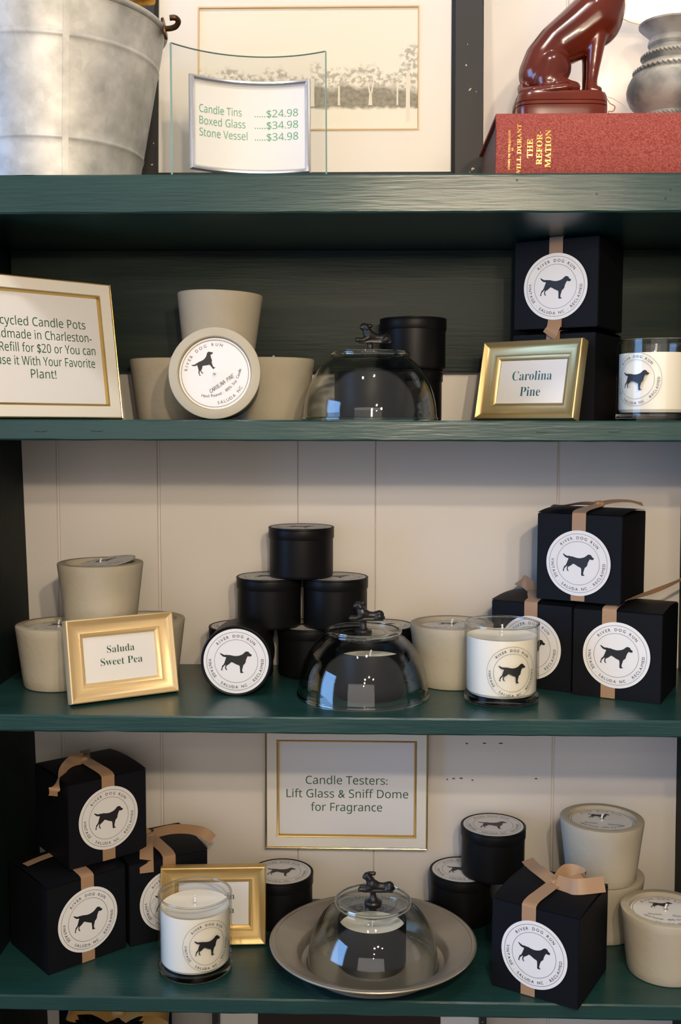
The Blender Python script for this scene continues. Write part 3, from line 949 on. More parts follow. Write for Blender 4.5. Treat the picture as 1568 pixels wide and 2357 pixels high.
def finial_mesh():
    k = 6.8e-5
    def P(x, y, r, dy=0.0):
        return ((x - 775) * k, dy * 1.2, (430 - y) * k + 0.0006, r * k * 1.22)
    ch = [[P(1055, 350, 72), P(960, 360, 56), P(860, 350, 58), P(750, 310, 80), P(715, 230, 58), P(665, 170, 54)],
          [P(665, 170, 48), P(625, 185, 34, -0.001)], [P(690, 150, 30, 0.003), P(790, 150, 30, 0.0035)], [P(690, 160, 24, -0.003), P(720, 210, 22, -0.004)],
          [P(740, 350, 45, -0.002), P(640, 400, 30, -0.0022), P(550, 395, 36, -0.0024)], [P(740, 350, 45, 0.002), P(650, 400, 30, 0.0024), P(570, 395, 32, 0.0026)],
          [P(1050, 370, 50, -0.003), P(1000, 405, 28, -0.0036)], [P(1060, 380, 50, 0.003), P(1120, 405, 34, 0.002)]]
    return setmat(blob('dog_finial', ch, 0.00050, 3, boxes=[(-0.0125, 0.0235, -0.0042, 0.0042, -0.0006, 0.0026)]), IRON)
def glass_dome(loc, label, rz=0.0):
    t = thing('glass_dome', label, 'glass dome', loc, rz, 'glass tester domes with iron dog handles')
    obj('dome_glass', cached('dome', dome_mesh), None, t)
    def ring(rr, z, a_, b_):
        return [(rr + a_ * math.cos(2 * PI * q / 12), z + b_ * math.sin(2 * PI * q / 12)) for q in range(12)]
    obj('top_ring', cached('dring', lambda: setmat(lathe('top_ring', ring(0.0440, 0.0773, 0.0021, 0.0024), 128, R(60), closed=True), SOLIDGLASS)), None, t)
    obj('rim', cached('drim', lambda: setmat(lathe('rim', ring(0.0779, 0.0021, 0.0016, 0.0020), 128, R(60), closed=True), SOLIDGLASS)), None, t)
    h = obj('handle', cached('dstem', lambda: setmat(lathe('handle', [(0, 0.0753), (0.0102, 0.0753), (0.0106, 0.0768), (0.0096, 0.0785), (0.0060, 0.0798), (0.0040, 0.0820), (0.0034, 0.0860), (0.0036, 0.0890), (0.0048, 0.0905), (0, 0.0905)], 48), IRON)), None, t)
    f = obj('dog_finial', cached('finial', finial_mesh), None, h)
    f.location = (0, 0, 0.0900)
open_tin((0.0020, 0.0930, Z2), 'open tester tin under the glass dome on the upper shelf')
glass_dome((0.0025, 0.0960, Z2), 'glass dome over a tin on the upper shelf, beside the concrete pots', R(8))
open_tin((0.0040, 0.1000, Z3), 'open tester tin under the glass dome on the middle shelf')
glass_dome((-0.0040, 0.1030, Z3), 'glass dome in front of the tin pyramid on the middle shelf', R(6))
ZP = Z4 + 0.0042
open_tin((0.0080, 0.0780, ZP), 'open tester tin with cream wax showing, under the dome on the pewter plate')
glass_dome((0.0090, 0.0750, ZP + 0.0001), 'glass dome with dog handle standing on the round pewter plate', R(0))
obj('pewter_plate', setmat(lathe('pewter_plate', [(0, 0.0010), (0.064, 0.0010), (0.066, 0.0), (0.070, 0.0004), (0.078, 0.0040), (0.092, 0.0130), (0.104, 0.0225), (0.1160, 0.0285), (0.1215, 0.0305), (0.1232, 0.0318), (0.1236, 0.0330), (0.1228, 0.0340), (0.1212, 0.0342),
    (0.1196, 0.0332), (0.1180, 0.0328), (0.1172, 0.0332), (0.1150, 0.0318), (0.1030, 0.0258), (0.0920, 0.0212), (0.0900, 0.0190), (0.0860, 0.0110), (0.0845, 0.0065), (0.0825, 0.0044), (0.080, 0.0041), (0, 0.0041)], 128), PEWTER))
o = bpy.data.objects['pewter_plate']
o.location = (0.0090, 0.0790, Z4)
o['label'] = 'round shallow pewter plate under the dome at the front of the lower shelf'
o['category'] = 'plate'

# ------------------------------------------------------------------ picture frames
def moulding(name, w_, h_, prof, bords=None):
    """mitred frame round a w x h outline; origin at the bottom middle of the outline, prof = (inset, forward)"""
    bm = bmesh.new()
    loops = []
    mx = max(p[0] for p in prof)
    for ins, fw in prof:
        if bords:
            l, r_, t_, b_ = [ins / mx * q for q in bords]
        else:
            l = r_ = t_ = b_ = ins
        pts = [(-w_ / 2 + l, b_), (w_ / 2 - r_, b_), (w_ / 2 - r_, h_ - t_), (-w_ / 2 + l, h_ - t_)]
        loops.append([bm.verts.new((x, -fw, z)) for x, z in pts])
    for a, b in zip(loops, loops[1:]):
        for k in range(4):
            bm.faces.new((a[k], a[(k + 1) % 4], b[(k + 1) % 4], b[k]))
    me = finish(bm, name, R(27))
    return me
def sheet_mesh(name, x0, x1, z0, z1, y, th=0.001):
    return box_mesh(name, x0, x1, y, y + th, z0, z1)
GOLDPROF = [(0.0, -0.006), (0.0, 0.0075), (0.0006, 0.0092), (0.0018, 0.0098), (0.0032, 0.0088), (0.0050, 0.0070), (0.0085, 0.0050), (0.0120, 0.0038), (0.0160, 0.0032), (0.0166, 0.0034), (0.0170, 0.0016), (0.0178, 0.0014), (0.0215, -0.0016), (0.0219, -0.0030)]
FW, FH = 0.1305, 0.0962
def gold_frame(loc, psi, lean, label, lines, ink, gm):
    t = thing('gold_picture_frame', label, 'picture frame', loc, R(psi), 'small gold frames naming the scents')
    t.rotation_mode = 'XYZ'
    t.rotation_euler = (-R(lean), 0, R(psi))
    obj('moulding', setmat(moulding('moulding', FW, FH, GOLDPROF), gm), None, t)
    bm = bmesh.new()
    add_box(bm, -FW / 2 + 0.002, FW / 2 - 0.002, 0.0042, 0.0058, 0.002, FH - 0.002)
    obj('backing_board', finish(bm, 'backing_board'), BLACKBACK, t)
    b_ = 0.0205
    c = obj('card', sheet_mesh('card', -FW / 2 + b_, FW / 2 - b_, b_, FH - b_, 0.0024), CARD, t)
    f = Flat()
    for s_, x, z, ch, wd in lines:
        f.text(s_, x, z, ch, wd, st='serif')
    obj('printed_text', setmat(f.mesh('printed_text', lambda a, b: Vector((a, 0.0021, b))), ink), None, c)
    # easel leg behind
    bm = bmesh.new()
    L = 0.070
    a = R(18)
    v = [(-0.014, 0.0062, 0.068), (0.014, 0.0062, 0.068), (0.020, 0.0062 + L * math.sin(a), 0.003), (-0.020, 0.0062 + L * math.sin(a), 0.003)]
    f1 = [bm.verts.new(p) for p in v]
    f2 = [bm.verts.new((p[0], p[1] + 0.0018, p[2])) for p in v]
    bm.faces.new(f1)
    bm.faces.new(f2)
    for k in range(4):
        bm.faces.new((f1[k], f1[(k + 1) % 4], f2[(k + 1) % 4], f2[k]))
    obj('easel_leg', finish(bm, 'easel_leg'), BLACKBACK, t)
    return t
gold_frame((-0.2845, 0.0735, Z3 + 0.0008), 31.4, 12.5, 'bright gold frame reading Saluda Sweet Pea, leaning before the concrete pots',
           [('Saluda', 0.001, 0.0545, 0.0082, 0.0335), ('Sweet Pea', 0.001, 0.0400, 0.0082, 0.0510)], GINK2, GOLD)
gold_frame((0.1870, 0.1220, Z2 + 0.0008), -35.6, 13.5, 'antique gold frame reading Carolina Pine, leaning before the stacked boxes',
           [('Carolina', 0.000, 0.0500, 0.0110, 0.0520), ('Pine', 0.000, 0.0305, 0.0110, 0.0265)], TINK, GOLD_D)
gold_frame((-0.1895, 0.1265, Z4 + 0.0008), 4.0, 7, 'gold frame partly hidden behind the glass candle on the lower shelf',
           [('Mountain', 0.001, 0.0530, 0.0082, 0.0500), ('Magnolia', 0.001, 0.0360, 0.0082, 0.0490)], TINK, GOLD_R)

def sign_frame(loc, psi, lean, label, lines, iw, ih, mg, ink, easel):
    t = thing('sign_frame', label, 'sign', loc, R(psi), 'white sign frames with gold edges')
    t.rotation_euler = (-R(lean), 0, R(psi))
    w_, h_ = iw + 2 * mg, ih + 2 * mg
    obj('gold_edge', setmat(moulding('gold_edge', w_, h_, [(0, -0.009), (0, 0.0045), (0.0008, 0.0052), (0.0016, 0.0048), (0.0018, 0.0035)]), GOLD_L), None, t)
    obj('border', setmat(moulding('border', w_, h_, [(0.0017, 0.0036), (0.0024, 0.0046), (mg - 0.0035, 0.0040), (mg - 0.0030, 0.0030)]), CREAMFR), None, t)
    obj('inner_edge', setmat(moulding('inner_edge', w_, h_, [(mg - 0.0031, 0.0032), (mg - 0.0024, 0.0044), (mg - 0.0012, 0.0040), (mg, 0.0008), (mg + 0.0002, -0.0012)]), GOLD_L), None, t)
    c = obj('sheet', sheet_mesh('sheet', -iw / 2 - 0.0005, iw / 2 + 0.0005, mg - 0.0005, mg + ih + 0.0005, 0.0), SHEET, t)
    f = Flat()
    for s_, x, z, ch, wd in lines:
        f.text(s_, x, z, ch, wd, st='sans')
    obj('printed_text', setmat(f.mesh('printed_text', lambda a, b: Vector((a, -0.0004, b))), ink), None, c)
    bm = bmesh.new()
    add_box(bm, -w_ / 2 + 0.001, w_ / 2 - 0.001, 0.0072, 0.0088, 0.001, h_ - 0.001)
    obj('backing_board', finish(bm, 'backing_board'), BLACKBACK, t)
    if easel:
        bm = bmesh.new()
        v = [(-0.02, 0.0090, h_ * 0.7), (0.02, 0.0090, h_ * 0.7), (0.03, 0.045, 0.008), (-0.03, 0.045, 0.008)]
        f1 = [bm.verts.new(p) for p in v]
        f2 = [bm.verts.new((p[0], p[1] + 0.002, p[2])) for p in v]
        bm.faces.new(f1)
        bm.faces.new(f2)
        for k in range(4):
            bm.faces.new((f1[k], f1[(k + 1) % 4], f2[(k + 1) % 4], f2[k]))
        obj('easel_leg', finish(bm, 'easel_leg'), BLACKBACK, t)
    return t
sign_frame((-0.3610, 0.0470, Z2 + 0.0006), 44, 9, 'white framed sign about recycled candle pots at the left end of the upper shelf',
           [('Recycled Candle Pots', -0.001, 0.1060, 0.0100, 0.119), ('Handmade in Charleston-', -0.001, 0.0910, 0.0100, 0.132), ('SC. Refill for $20 or You can', 0.0, 0.0760, 0.0100, 0.137),
            ('Reuse it With Your Favorite', 0.0, 0.0610, 0.0100, 0.133), ('Plant!', 0.0, 0.0465, 0.0100, 0.031)], 0.1530, 0.1250, 0.0185, GINK, True)
sign_frame((-0.0262, D - 0.0100, -0.5688), 0.0, 0.0, 'white framed candle testers sign hung on the wall under the middle shelf',
           [('Candle Testers:', 0.0, 0.0880, 0.0112, 0.110), ('Lift Glass & Sniff Dome', 0.001, 0.0695, 0.0112, 0.164), ('for Fragrance', 0.0, 0.0510, 0.0112, 0.096)], 0.1812, 0.1275, 0.0185, GINK, False)

# ------------------------------------------------------------------ top shelf: vintage picture
def vintage_picture():
    t = thing('framed_vintage_photograph', 'large black framed sepia photograph of trees leaning on the wall above the top shelf', 'picture', (-0.0808, 0.2150, Z1 + 0.0008))
    t.rotation_euler = (-R(4.2), 0, 0)
    w_, h_ = 0.446, 0.375
    bl, br, bb = 0.0385, 0.0395, 0.0500
    obj('moulding', setmat(moulding('moulding', w_, h_, [(0, -0.012), (0, 0.010), (0.002, 0.012), (0.034, 0.010), (0.0385, 0.006), (0.0385, 0.0)], (bl, br, 0.039, bb)), BLKWOOD), None, t)
    # window in the mat, local coordinates
    wx0, wx1, wz0, wz1 = -0.1345, 0.1425, 0.1050, 0.2580
    bm = bmesh.new()
    X = [-w_ / 2 + bl - 0.002, wx0, wx1, w_ / 2 - br + 0.002]
    Zs = [bb - 0.002, wz0, wz1, h_ - 0.039 + 0.002]
    g = [[bm.verts.new((x, -0.0015, z)) for z in Zs] for x in X]
    for i in range(3):
        for j in range(3):
            if (i, j) != (1, 1):
                bm.faces.new((g[i][j], g[i + 1][j], g[i + 1][j + 1], g[i][j + 1]))
    bmesh.ops.solidify(bm, geom=bm.faces[:], thickness=0.0014)
    m_ = obj('mat_board', finish(bm, 'mat_board'), MATB, t)
    bv = obj('mat_bevel', setmat(moulding('mat_bevel', wx1 - wx0 + 0.0024, wz1 - wz0 + 0.0024, [(0, 0.0032), (0.0017, 0.0032), (0.0021, 0.001)]), BEVEL), None, m_)
    bv.location = ((wx0 + wx1) / 2, 0, wz0 - 0.0012)
    # print
    bm = bmesh.new()
    uvl = bm.loops.layers.uv.new('UVMap')
    v = [bm.verts.new(p) for p in ((wx0 - 0.001, 0, wz0 - 0.001), (wx1 + 0.001, 0, wz0 - 0.001), (wx1 + 0.001, 0, wz1 + 0.001), (wx0 - 0.001, 0, wz1 + 0.001))]
    f = bm.faces.new(v)
    for lp, uv in zip(f.loops, ((0, 0), (1, 0), (1, 1), (0, 1))):
        lp[uvl].uv = uv
    me = bpy.data.meshes.new('photo_print')
    bm.to_mesh(me)
    bm.free()
    pr = obj('photo_print', me, PRINT, t)
    # pale trunks and posts printed in the picture
    def trunk(u, v0, v1, a, b, lean=0.0):
        W_, H_ = wx1 - wx0, wz1 - wz0
        F = Flat()
        F.poly([(wx0 + (u - a) * W_, wz0 + v0 * H_), (wx0 + (u + a) * W_, wz0 + v0 * H_), (wx0 + (u + lean + b) * W_, wz0 + v1 * H_), (wx0 + (u + lean - b) * W_, wz0 + v1 * H_)])
        obj('printed_trunk', setmat(F.mesh('printed_trunk', lambda a, b: Vector((a, -0.0003, b))), PTRUNK), None, pr)
    trunk(0.953, 0.06, 0.47, 0.010, 0.008)
    trunk(0.640, 0.20, 0.36, 0.005, 0.004)
    trunk(0.783, 0.20, 0.30, 0.009, 0.005)
    trunk(0.780, 0.30, 0.40, 0.004, 0.002, -0.010)
    trunk(0.788, 0.30, 0.42, 0.004, 0.002, 0.012)
    trunk(0.905, 0.20, 0.36, 0.004, 0.003)
    trunk(0.520, 0.19, 0.42, 0.009, 0.007)
    trunk(0.440, 0.20, 0.40, 0.005, 0.004)
    bm = bmesh.new()
    add_box(bm, -w_ / 2 + 0.003, w_ / 2 - 0.003, 0.004, 0.010, 0.003, h_ - 0.003)
    obj('backing_board', finish(bm, 'backing_board'), BLACKBACK, t)
vintage_picture()

# ------------------------------------------------------------------ top shelf: bent glass price frame
def price_frame():
    t = thing('bent_glass_frame', 'curved glass frame with silver rim listing candle prices on the top shelf', 'picture frame', (-0.1314, 0.0500, Z1 + 0.0005), R(10))
    t.rotation_euler = (-R(3), 0, R(10))
    Rr, half = 0.1500, 0.0862
    amax = math.asin(half / Rr)
    sag0 = Rr * (1 - math.cos(amax))
    def cur(x, z, fw=0.0):
        a = x / half * amax
        rr = Rr - fw
        return Vector((rr * math.sin(a), rr * math.cos(a) - Rr * math.cos(amax) - 0.0, z))
    H = 0.1495
    n = 36
    bm = bmesh.new()
    rows = []
    for i in range(n + 1):
        x = -half + 2 * half * i / n
        rows.append([bm.verts.new(cur(x, z, fw)) for z, fw in ((0, 0), (H, 0), (H, 0.0032), (0, 0.0032))])
    for a, b in zip(rows, rows[1:]):
        for k in (0, 2):
            bm.faces.new((a[k], a[(k + 1) % 4], b[(k + 1) % 4], b[k]))
    gl = finish(bm, 'glass_sheet', R(30))
    obj('glass_sheet', gl, SHEETGLASS, t)
    bm = bmesh.new()
    rows = []
    e = 0.0003
    for i in range(n + 1):
        x = -half + 2 * half * i / n
        rows.append([bm.verts.new(cur(x, z, fw)) for z, fw in ((H - e, 0.0001), (H + 0.0002, 0.0001), (H + 0.0002, 0.0031), (H - e, 0.0031))])
    for a, b in zip(rows, rows[1:]):
        for k in range(4):
            bm.faces.new((a[k], a[(k + 1) % 4], b[(k + 1) % 4], b[k]))
    for s in (-1, 1):
        c0, c1 = s * (half - e), s * (half + 0.0002)
        q = [[bm.verts.new(cur(x, z, fw)) for x, fw in ((c0, 0.0001), (c1, 0.0001), (c1, 0.0031), (c0, 0.0031))] for z in (0, H)]
        for k in range(4):
            bm.faces.new((q[0][k], q[0][(k + 1) % 4], q[1][(k + 1) % 4], q[1][k]))
    obj('glass_rim', finish(bm, 'glass_rim', R(30)), GLASSEDGE, t)
    # silver inner rim following the same curve
    x0, x1, z0, z1 = -0.0660, 0.0690, 0.0165, 0.1200
    prof = [(0, 0.0036), (0, 0.0070), (0.0010, 0.0088), (0.0028, 0.0092), (0.0046, 0.0080), (0.0056, 0.0060), (0.0060, 0.0040)]
    bm = bmesh.new()
    m_ = 24
    loops = []
    for ins, fw in prof:
        L = []
        for i in range(m_ + 1):
            L.append(cur(x0 + ins + (x1 - x0 - 2 * ins) * i / m_, z0 + ins, fw))
        for i in range(1, 13):
            L.append(cur(x1 - ins, z0 + ins + (z1 - z0 - 2 * ins) * i / 12, fw))
        for i in range(1, m_ + 1):
            L.append(cur(x1 - ins - (x1 - x0 - 2 * ins) * i / m_, z1 - ins, fw))
        for i in range(1, 12):
            L.append(cur(x0 + ins, z1 - ins - (z1 - z0 - 2 * ins) * i / 12, fw))
        loops.append([bm.verts.new(p) for p in L])
    N = len(loops[0])
    for a, b in zip(loops, loops[1:]):
        for k in range(N):
            bm.faces.new((a[k], a[(k + 1) % N], b[(k + 1) % N], b[k]))
    obj('silver_rim', finish(bm, 'silver_rim', R(35)), CHROME, t)
    bm = bmesh.new()
    rows = []
    for i in range(m_ + 1):
        x = x0 + 0.004 + (x1 - x0 - 0.008) * i / m_
        rows.append([bm.verts.new(cur(x, z, fw)) for z, fw in ((z0 + 0.004, 0.0036), (z1 - 0.004, 0.0036), (z1 - 0.004, 0.0048), (z0 + 0.004, 0.0048))])
    for a, b in zip(rows, rows[1:]):
        for k in range(4):
            bm.faces.new((a[k], a[(k + 1) % 4], b[(k + 1) % 4], b[k]))
    c = obj('price_card', finish(bm, 'price_card', R(30)), mat('glossy_white_card', (0.78, 0.78, 0.76), 0.4, coat=0.8), t)
    F = Flat()
    zz = (0.0810, 0.0680, 0.0550)
    for (a, b), z in zip((('Candle Tins', '.....$24.98'), ('Boxed Glass', '.....$34.98'), ('Stone Vessel', '.....$34.98')), zz):
        F.text(a, -0.0545, z, 0.0086, {'C': 0.0475, 'B': 0.0515, 'S': 0.0535}[a[0]], st='sans', align='l', off=-0.001)
        F.text(b, 0.0550, z, 0.0082, 0.0480, st='sans', align='r', off=-0.001)
    obj('printed_text', setmat(F.mesh('printed_text', lambda a, b: cur(a, b, 0.0051), slice_x=0.004), PINK), None, c)
price_frame()

# ------------------------------------------------------------------ top shelf: galvanised bucket
def bucket():
    t = thing('galvanized_bucket', 'large galvanised steel bucket at the left end of the top shelf', 'bucket', (-0.3652, 0.0970, Z1))
    rb, rt, H = 0.0962, 0.1299, 0.1840
    def r_at(z):
        return rb + (rt - rb) * z / H
    prof = [(0, 0.004), (rb - 0.004, 0.004), (rb - 0.003, 0), (rb, 0)]
    marks = (0.0400, 0.1400)
    zs = sorted(set([round(H * k / 18, 5) for k in range(1, 19)] + [q + d for q in marks for d in (-0.0035, -0.002, -0.0008, 0, 0.0008, 0.002, 0.0035)]))
    for z in zs:
        r_ = r_at(z)
        for q in marks:
            d = abs(z - q)
            if d < 0.003:
                r_ += 0.0010 * math.cos(d / 0.003 * PI / 2)
        prof.append((r_, z))
    prof += [(rt - 0.0015, H), (rt - 0.003, H - 0.004)]
    for k in range(9, -1, -1):
        prof.append((r_at(H * k / 10) - 0.0025, max(0.006, H * k / 10)))
    prof.append((0, 0.006))
    obj('bucket_body', setmat(lathe('bucket_body', prof, 128), GALV), None, t)
    obj('rolled_rim', setmat(lathe('rolled_rim', [(rt + 0.0035 * math.cos(a), H + 0.0035 * math.sin(a)) for a in [2 * PI * k / 14 for k in range(14)]], 128, R(60), closed=True), GALV), None, t)
    # seam up the side, towards the camera
    a = R(-90 + 24)
    pts = [(r_at(z) * math.cos(a), r_at(z) * math.sin(a), z) for z in (0.001, 0.05, 0.1, 0.15, H)]
    tang = (-math.sin(a), math.cos(a), 0)
    obj('side_seam', strip('side_seam', pts, [tang] * 5, 0.0065, 0.0026, 3), GALV, t)
    # dark band inside the rim, ear plate and bail hook on the right
    obj('inner_band', setmat(lathe('inner_band', [(rt - 0.0045, H - 0.012), (rt - 0.0040, H + 0.0055), (rt - 0.0060, H + 0.0065), (rt - 0.0075, H - 0.012)], 128, R(60), closed=True), BRONZE), None, t)
    ear = obj('handle_ear', setmat(lathe('handle_ear', [(0, -0.0015), (0.0095, -0.0015), (0.0100, 0.0), (0.0095, 0.0015), (0, 0.0015)], 40), BRONZE), None, t)
    ear.location = (rt + 0.0025, -0.004, H - 0.001)
    ear.rotation_euler = (0, R(80), 0)
    ear.scale = (1.25, 0.8, 1)
    obj('bail_hook', tube('bail_hook', [(rt + 0.002, -0.004, H - 0.001), (rt + 0.010, -0.005, H - 0.001), (rt + 0.0165, -0.008, H + 0.0002), (rt + 0.0200, -0.012, H + 0.004), (rt + 0.0170, -0.016, H + 0.0065), (rt + 0.0110, -0.0165, H + 0.0062)], 0.0031, 12), BRONZE, t)
bucket()
# yellow flower standing in the bucket
def flower():
    t = thing('yellow_flower', 'ruffled yellow bloom poking out of the galvanised bucket', 'flower', (-0.298, 0.098, Z1 + 0.008))
    obj('stem', tube('stem', [(-0.02, 0.0, 0.0), (-0.012, 0, 0.10), (0, 0, 0.200)], 0.004), mat('green_stem', (0.06, 0.14, 0.03), 0.6), t)
    for ring, (n, L, el) in enumerate(((9, 0.064, 12), (8, 0.052, 38), (6, 0.036, 62))):
        for k in range(n):
            a = 2 * PI * (k + 0.5 * ring) / n
            e = R(el)
            def pt(u, v):
                wv = 0.62 * L * math.sin(PI * min(1, u * 0.86 + 0.06)) ** 0.8 * (v - 0.5)
                ruff = 0.004 * math.sin(v * 11 + k) * u
                ln = L * u
                x0 = ln * math.cos(e) - 0.25 * ln * u * math.sin(e)
                z0 = ln * math.sin(e) + 0.10 * ln * u + ruff + abs(v - 0.5) * 0.012 * u
                return Vector((x0 * math.cos(a) - wv * math.sin(a), x0 * math.sin(a) + wv * math.cos(a), 0.200 + 0.004 * ring + z0))
            bm = bmesh.new()
            g = [[bm.verts.new(pt(i / 10, j / 8)) for j in range(9)] for i in range(11)]
            for i in range(10):
                for j in range(8):
                    bm.faces.new((g[i][j], g[i + 1][j], g[i + 1][j + 1], g[i][j + 1]))
            bmesh.ops.solidify(bm, geom=bm.faces[:], thickness=0.0006)
            obj('petal', finish(bm, 'petal', R(60)), YELLOW, t)
flower()

# ------------------------------------------------------------------ top shelf: red book
ZB = 0.0680
def book():
    t = thing('hardback_book', 'thick red cloth bound book lying flat under the dog statue', 'book', (0.2650, 0.1050, Z1))
    x0, x1, y0, y1 = -0.1290, 0.1450, -0.0800, 0.0920
    # case: spine rounded towards the viewer, two boards
    bm = bmesh.new()
    n = 10
    prof = []
    for k in range(n + 1):
        z = ZB * k / n
        prof.append((y0 - 0.0060 * math.sin(PI * k / n) ** 0.6, z))
    prof2 = prof + [(y1, ZB), (y1, ZB - 0.0032), (y0 + 0.004, ZB - 0.0032), (y0 + 0.004, 0.0032), (y1, 0.0032), (y1, 0.0)]
    a = [bm.verts.new((x0, y, z)) for y, z in prof2]
    b = [bm.verts.new((x1, y, z)) for y, z in prof2]
    N = len(prof2)
    for i in range(N):
        j = (i + 1) % N
        bm.faces.new((a[i], a[j], b[j], b[i]))
    # end caps by triangulating the outline
    tri = geometry.tessellate_polygon([[Vector((y, z, 0)) for y, z in prof2]])
    for q in tri:
        for vs__ in (a, b):
            try:
                bm.faces.new([vs__[i] for i in q])
            except ValueError:
                pass
    cv = obj('cover', finish(bm, 'cover', R(35)), CLOTH, t)
    obj('pages', box_mesh('pages', x0 + 0.004, x1 - 0.004, y0 + 0.0045, y1 - 0.005, 0.0034, ZB - 0.0034), PAGES, t)
    F = Flat()
    def vt(s_, x, mid, ch, ln):
        """runs up the spine: flat x is height, flat y points to the left"""
        F.text(s_, mid, -x, ch, ln, st='serif', off=0.002)
    vt('STORY OF CIVILIZATION', -0.1140, 0.0290, 0.0020, 0.066 * 0.62)
    vt('VI', -0.1106, 0.0290, 0.0018, 0.0034)
    vt('WILL DURANT', -0.1024, 0.0290, 0.0041, 0.0540)
    vt('THE', -0.0902, 0.0300, 0.0057, 0.0195)
    vt('REFOR-', -0.0802, 0.0305, 0.0057, 0.0345)
    vt('MATION', -0.0708, 0.0300, 0.0057, 0.0390)
    def mp(a_, b_):
        # a_ along height, b_ leftwards
        k = min(max(a_ / ZB, 0.0), 1.0)
        return Vector((-b_, y0 - 0.0060 * math.sin(PI * k) ** 0.6 - 0.0004, a_))
    obj('spine_lettering', setmat(F.mesh('spine_lettering', mp, slice_x=0.003), GILT), None, cv)
book()

# ------------------------------------------------------------------ top shelf: seated dog statue
def statue():
    t = thing('dog_statue', 'glossy red brown statue of a seated dog standing on the red book', 'statue', (0.2090, 0.0620, Z1 + ZB + 0.0004))
    k = 1.30e-4
    def P(x, y, r, dy=0.0):
        return ((x - 500) * k, dy, (1150 - y) * k, r * k)
    ch = [
        [P(345, 745, 188), P(385, 640, 186), P(480, 520, 187), P(640, 415, 215), P(785, 305, 235), P(850, 180, 205), P(895, 50, 160), P(925, -80, 132), P(950, -190, 122)],
        [P(950, -200, 118), P(1030, -205, 86), P(1120, -190, 60), P(1160, -185, 52)],
    ]
    for s in (-1, 1):
        ch += [
            [P(430, 730, 158, s * 0.010), P(390, 830, 130, s * 0.014)],
            [P(450, 860, 74, s * 0.021), P(530, 900, 58, s * 0.022), P(600, 912, 52, s * 0.022)],
            [P(800, 400, 100, s * 0.012), P(785, 520, 78, s * 0.013), P(770, 680, 62, s * 0.012), P(756, 830, 48, s * 0.012), P(752, 905, 52, s * 0.012), P(800, 915, 46, s * 0.013)],
            [P(930, -260, 40, s * 0.012), P(880, -200, 34, s * 0.017), P(860, -130, 26, s * 0.018)],
        ]
    ch.append([P(190, 880, 50, -0.006), P(185, 935, 48, -0.014), P(260, 950, 46, -0.026), P(400, 940, 42, -0.030), P(530, 925, 34, -0.031)])
    obj('dog', setmat(blob('dog', ch, 0.0010, 26), LACQ), None, t)
    # oval plinth with two grooves
    bm = bmesh.new()
    Lx, Ly = 0.0492, 0.0345
    prof = [(0.000, 0.0), (0.0, 0.0005), (0.0005, 0.0045), (0.0005, 0.0100), (-0.0006, 0.0106), (0.0004, 0.0112), (0.0004, 0.0142), (-0.0006, 0.0148), (0.0002, 0.0154), (-0.0002, 0.0215), (-0.0016, 0.0250), (-0.0045, 0.0264)]
    loops = []
    for off, z in prof:
        L = []
        for q in range(72):
            a = 2 * PI * q / 72
            c, s = math.cos(a), math.sin(a)
            e = 2 / 5.0
            L.append(bm.verts.new(((Lx + off) * math.copysign(abs(c) ** e, c), (Ly + off) * math.copysign(abs(s) ** e, s), z)))
        loops.append(L)
    for a, b in zip(loops, loops[1:]):
        for q in range(72):
            bm.faces.new((a[q], a[(q + 1) % 72], b[(q + 1) % 72], b[q]))
    bm.faces.new(loops[0])
    bm.faces.new(loops[-1])
    obj('plinth', finish(bm, 'plinth', R(35)), LACQ, t)
    g = obj('price_tag', strip('price_tag', [(0.048, -0.004, 0.0268), (0.060, 0.002, 0.0262), (0.078, 0.012, 0.0190), (0.096, 0.022, 0.0090), (0.104, 0.026, 0.0030)], [(0.2, 0.9, 0.25)] * 5, 0.0085, 0.0005), TAGP, t)
    obj('twine_loop', tube('twine_loop', [(0.050, -0.006, 0.0262), (0.054, -0.010, 0.018), (0.0600, -0.008, 0.0150), (0.0590, -0.004, 0.0110), (0.0530, -0.006, 0.0100), (0.0590, -0.002, 0.0050), (0.0660, 0.004, 0.0010)], 0.00055, 6), TWINE, g)
statue()

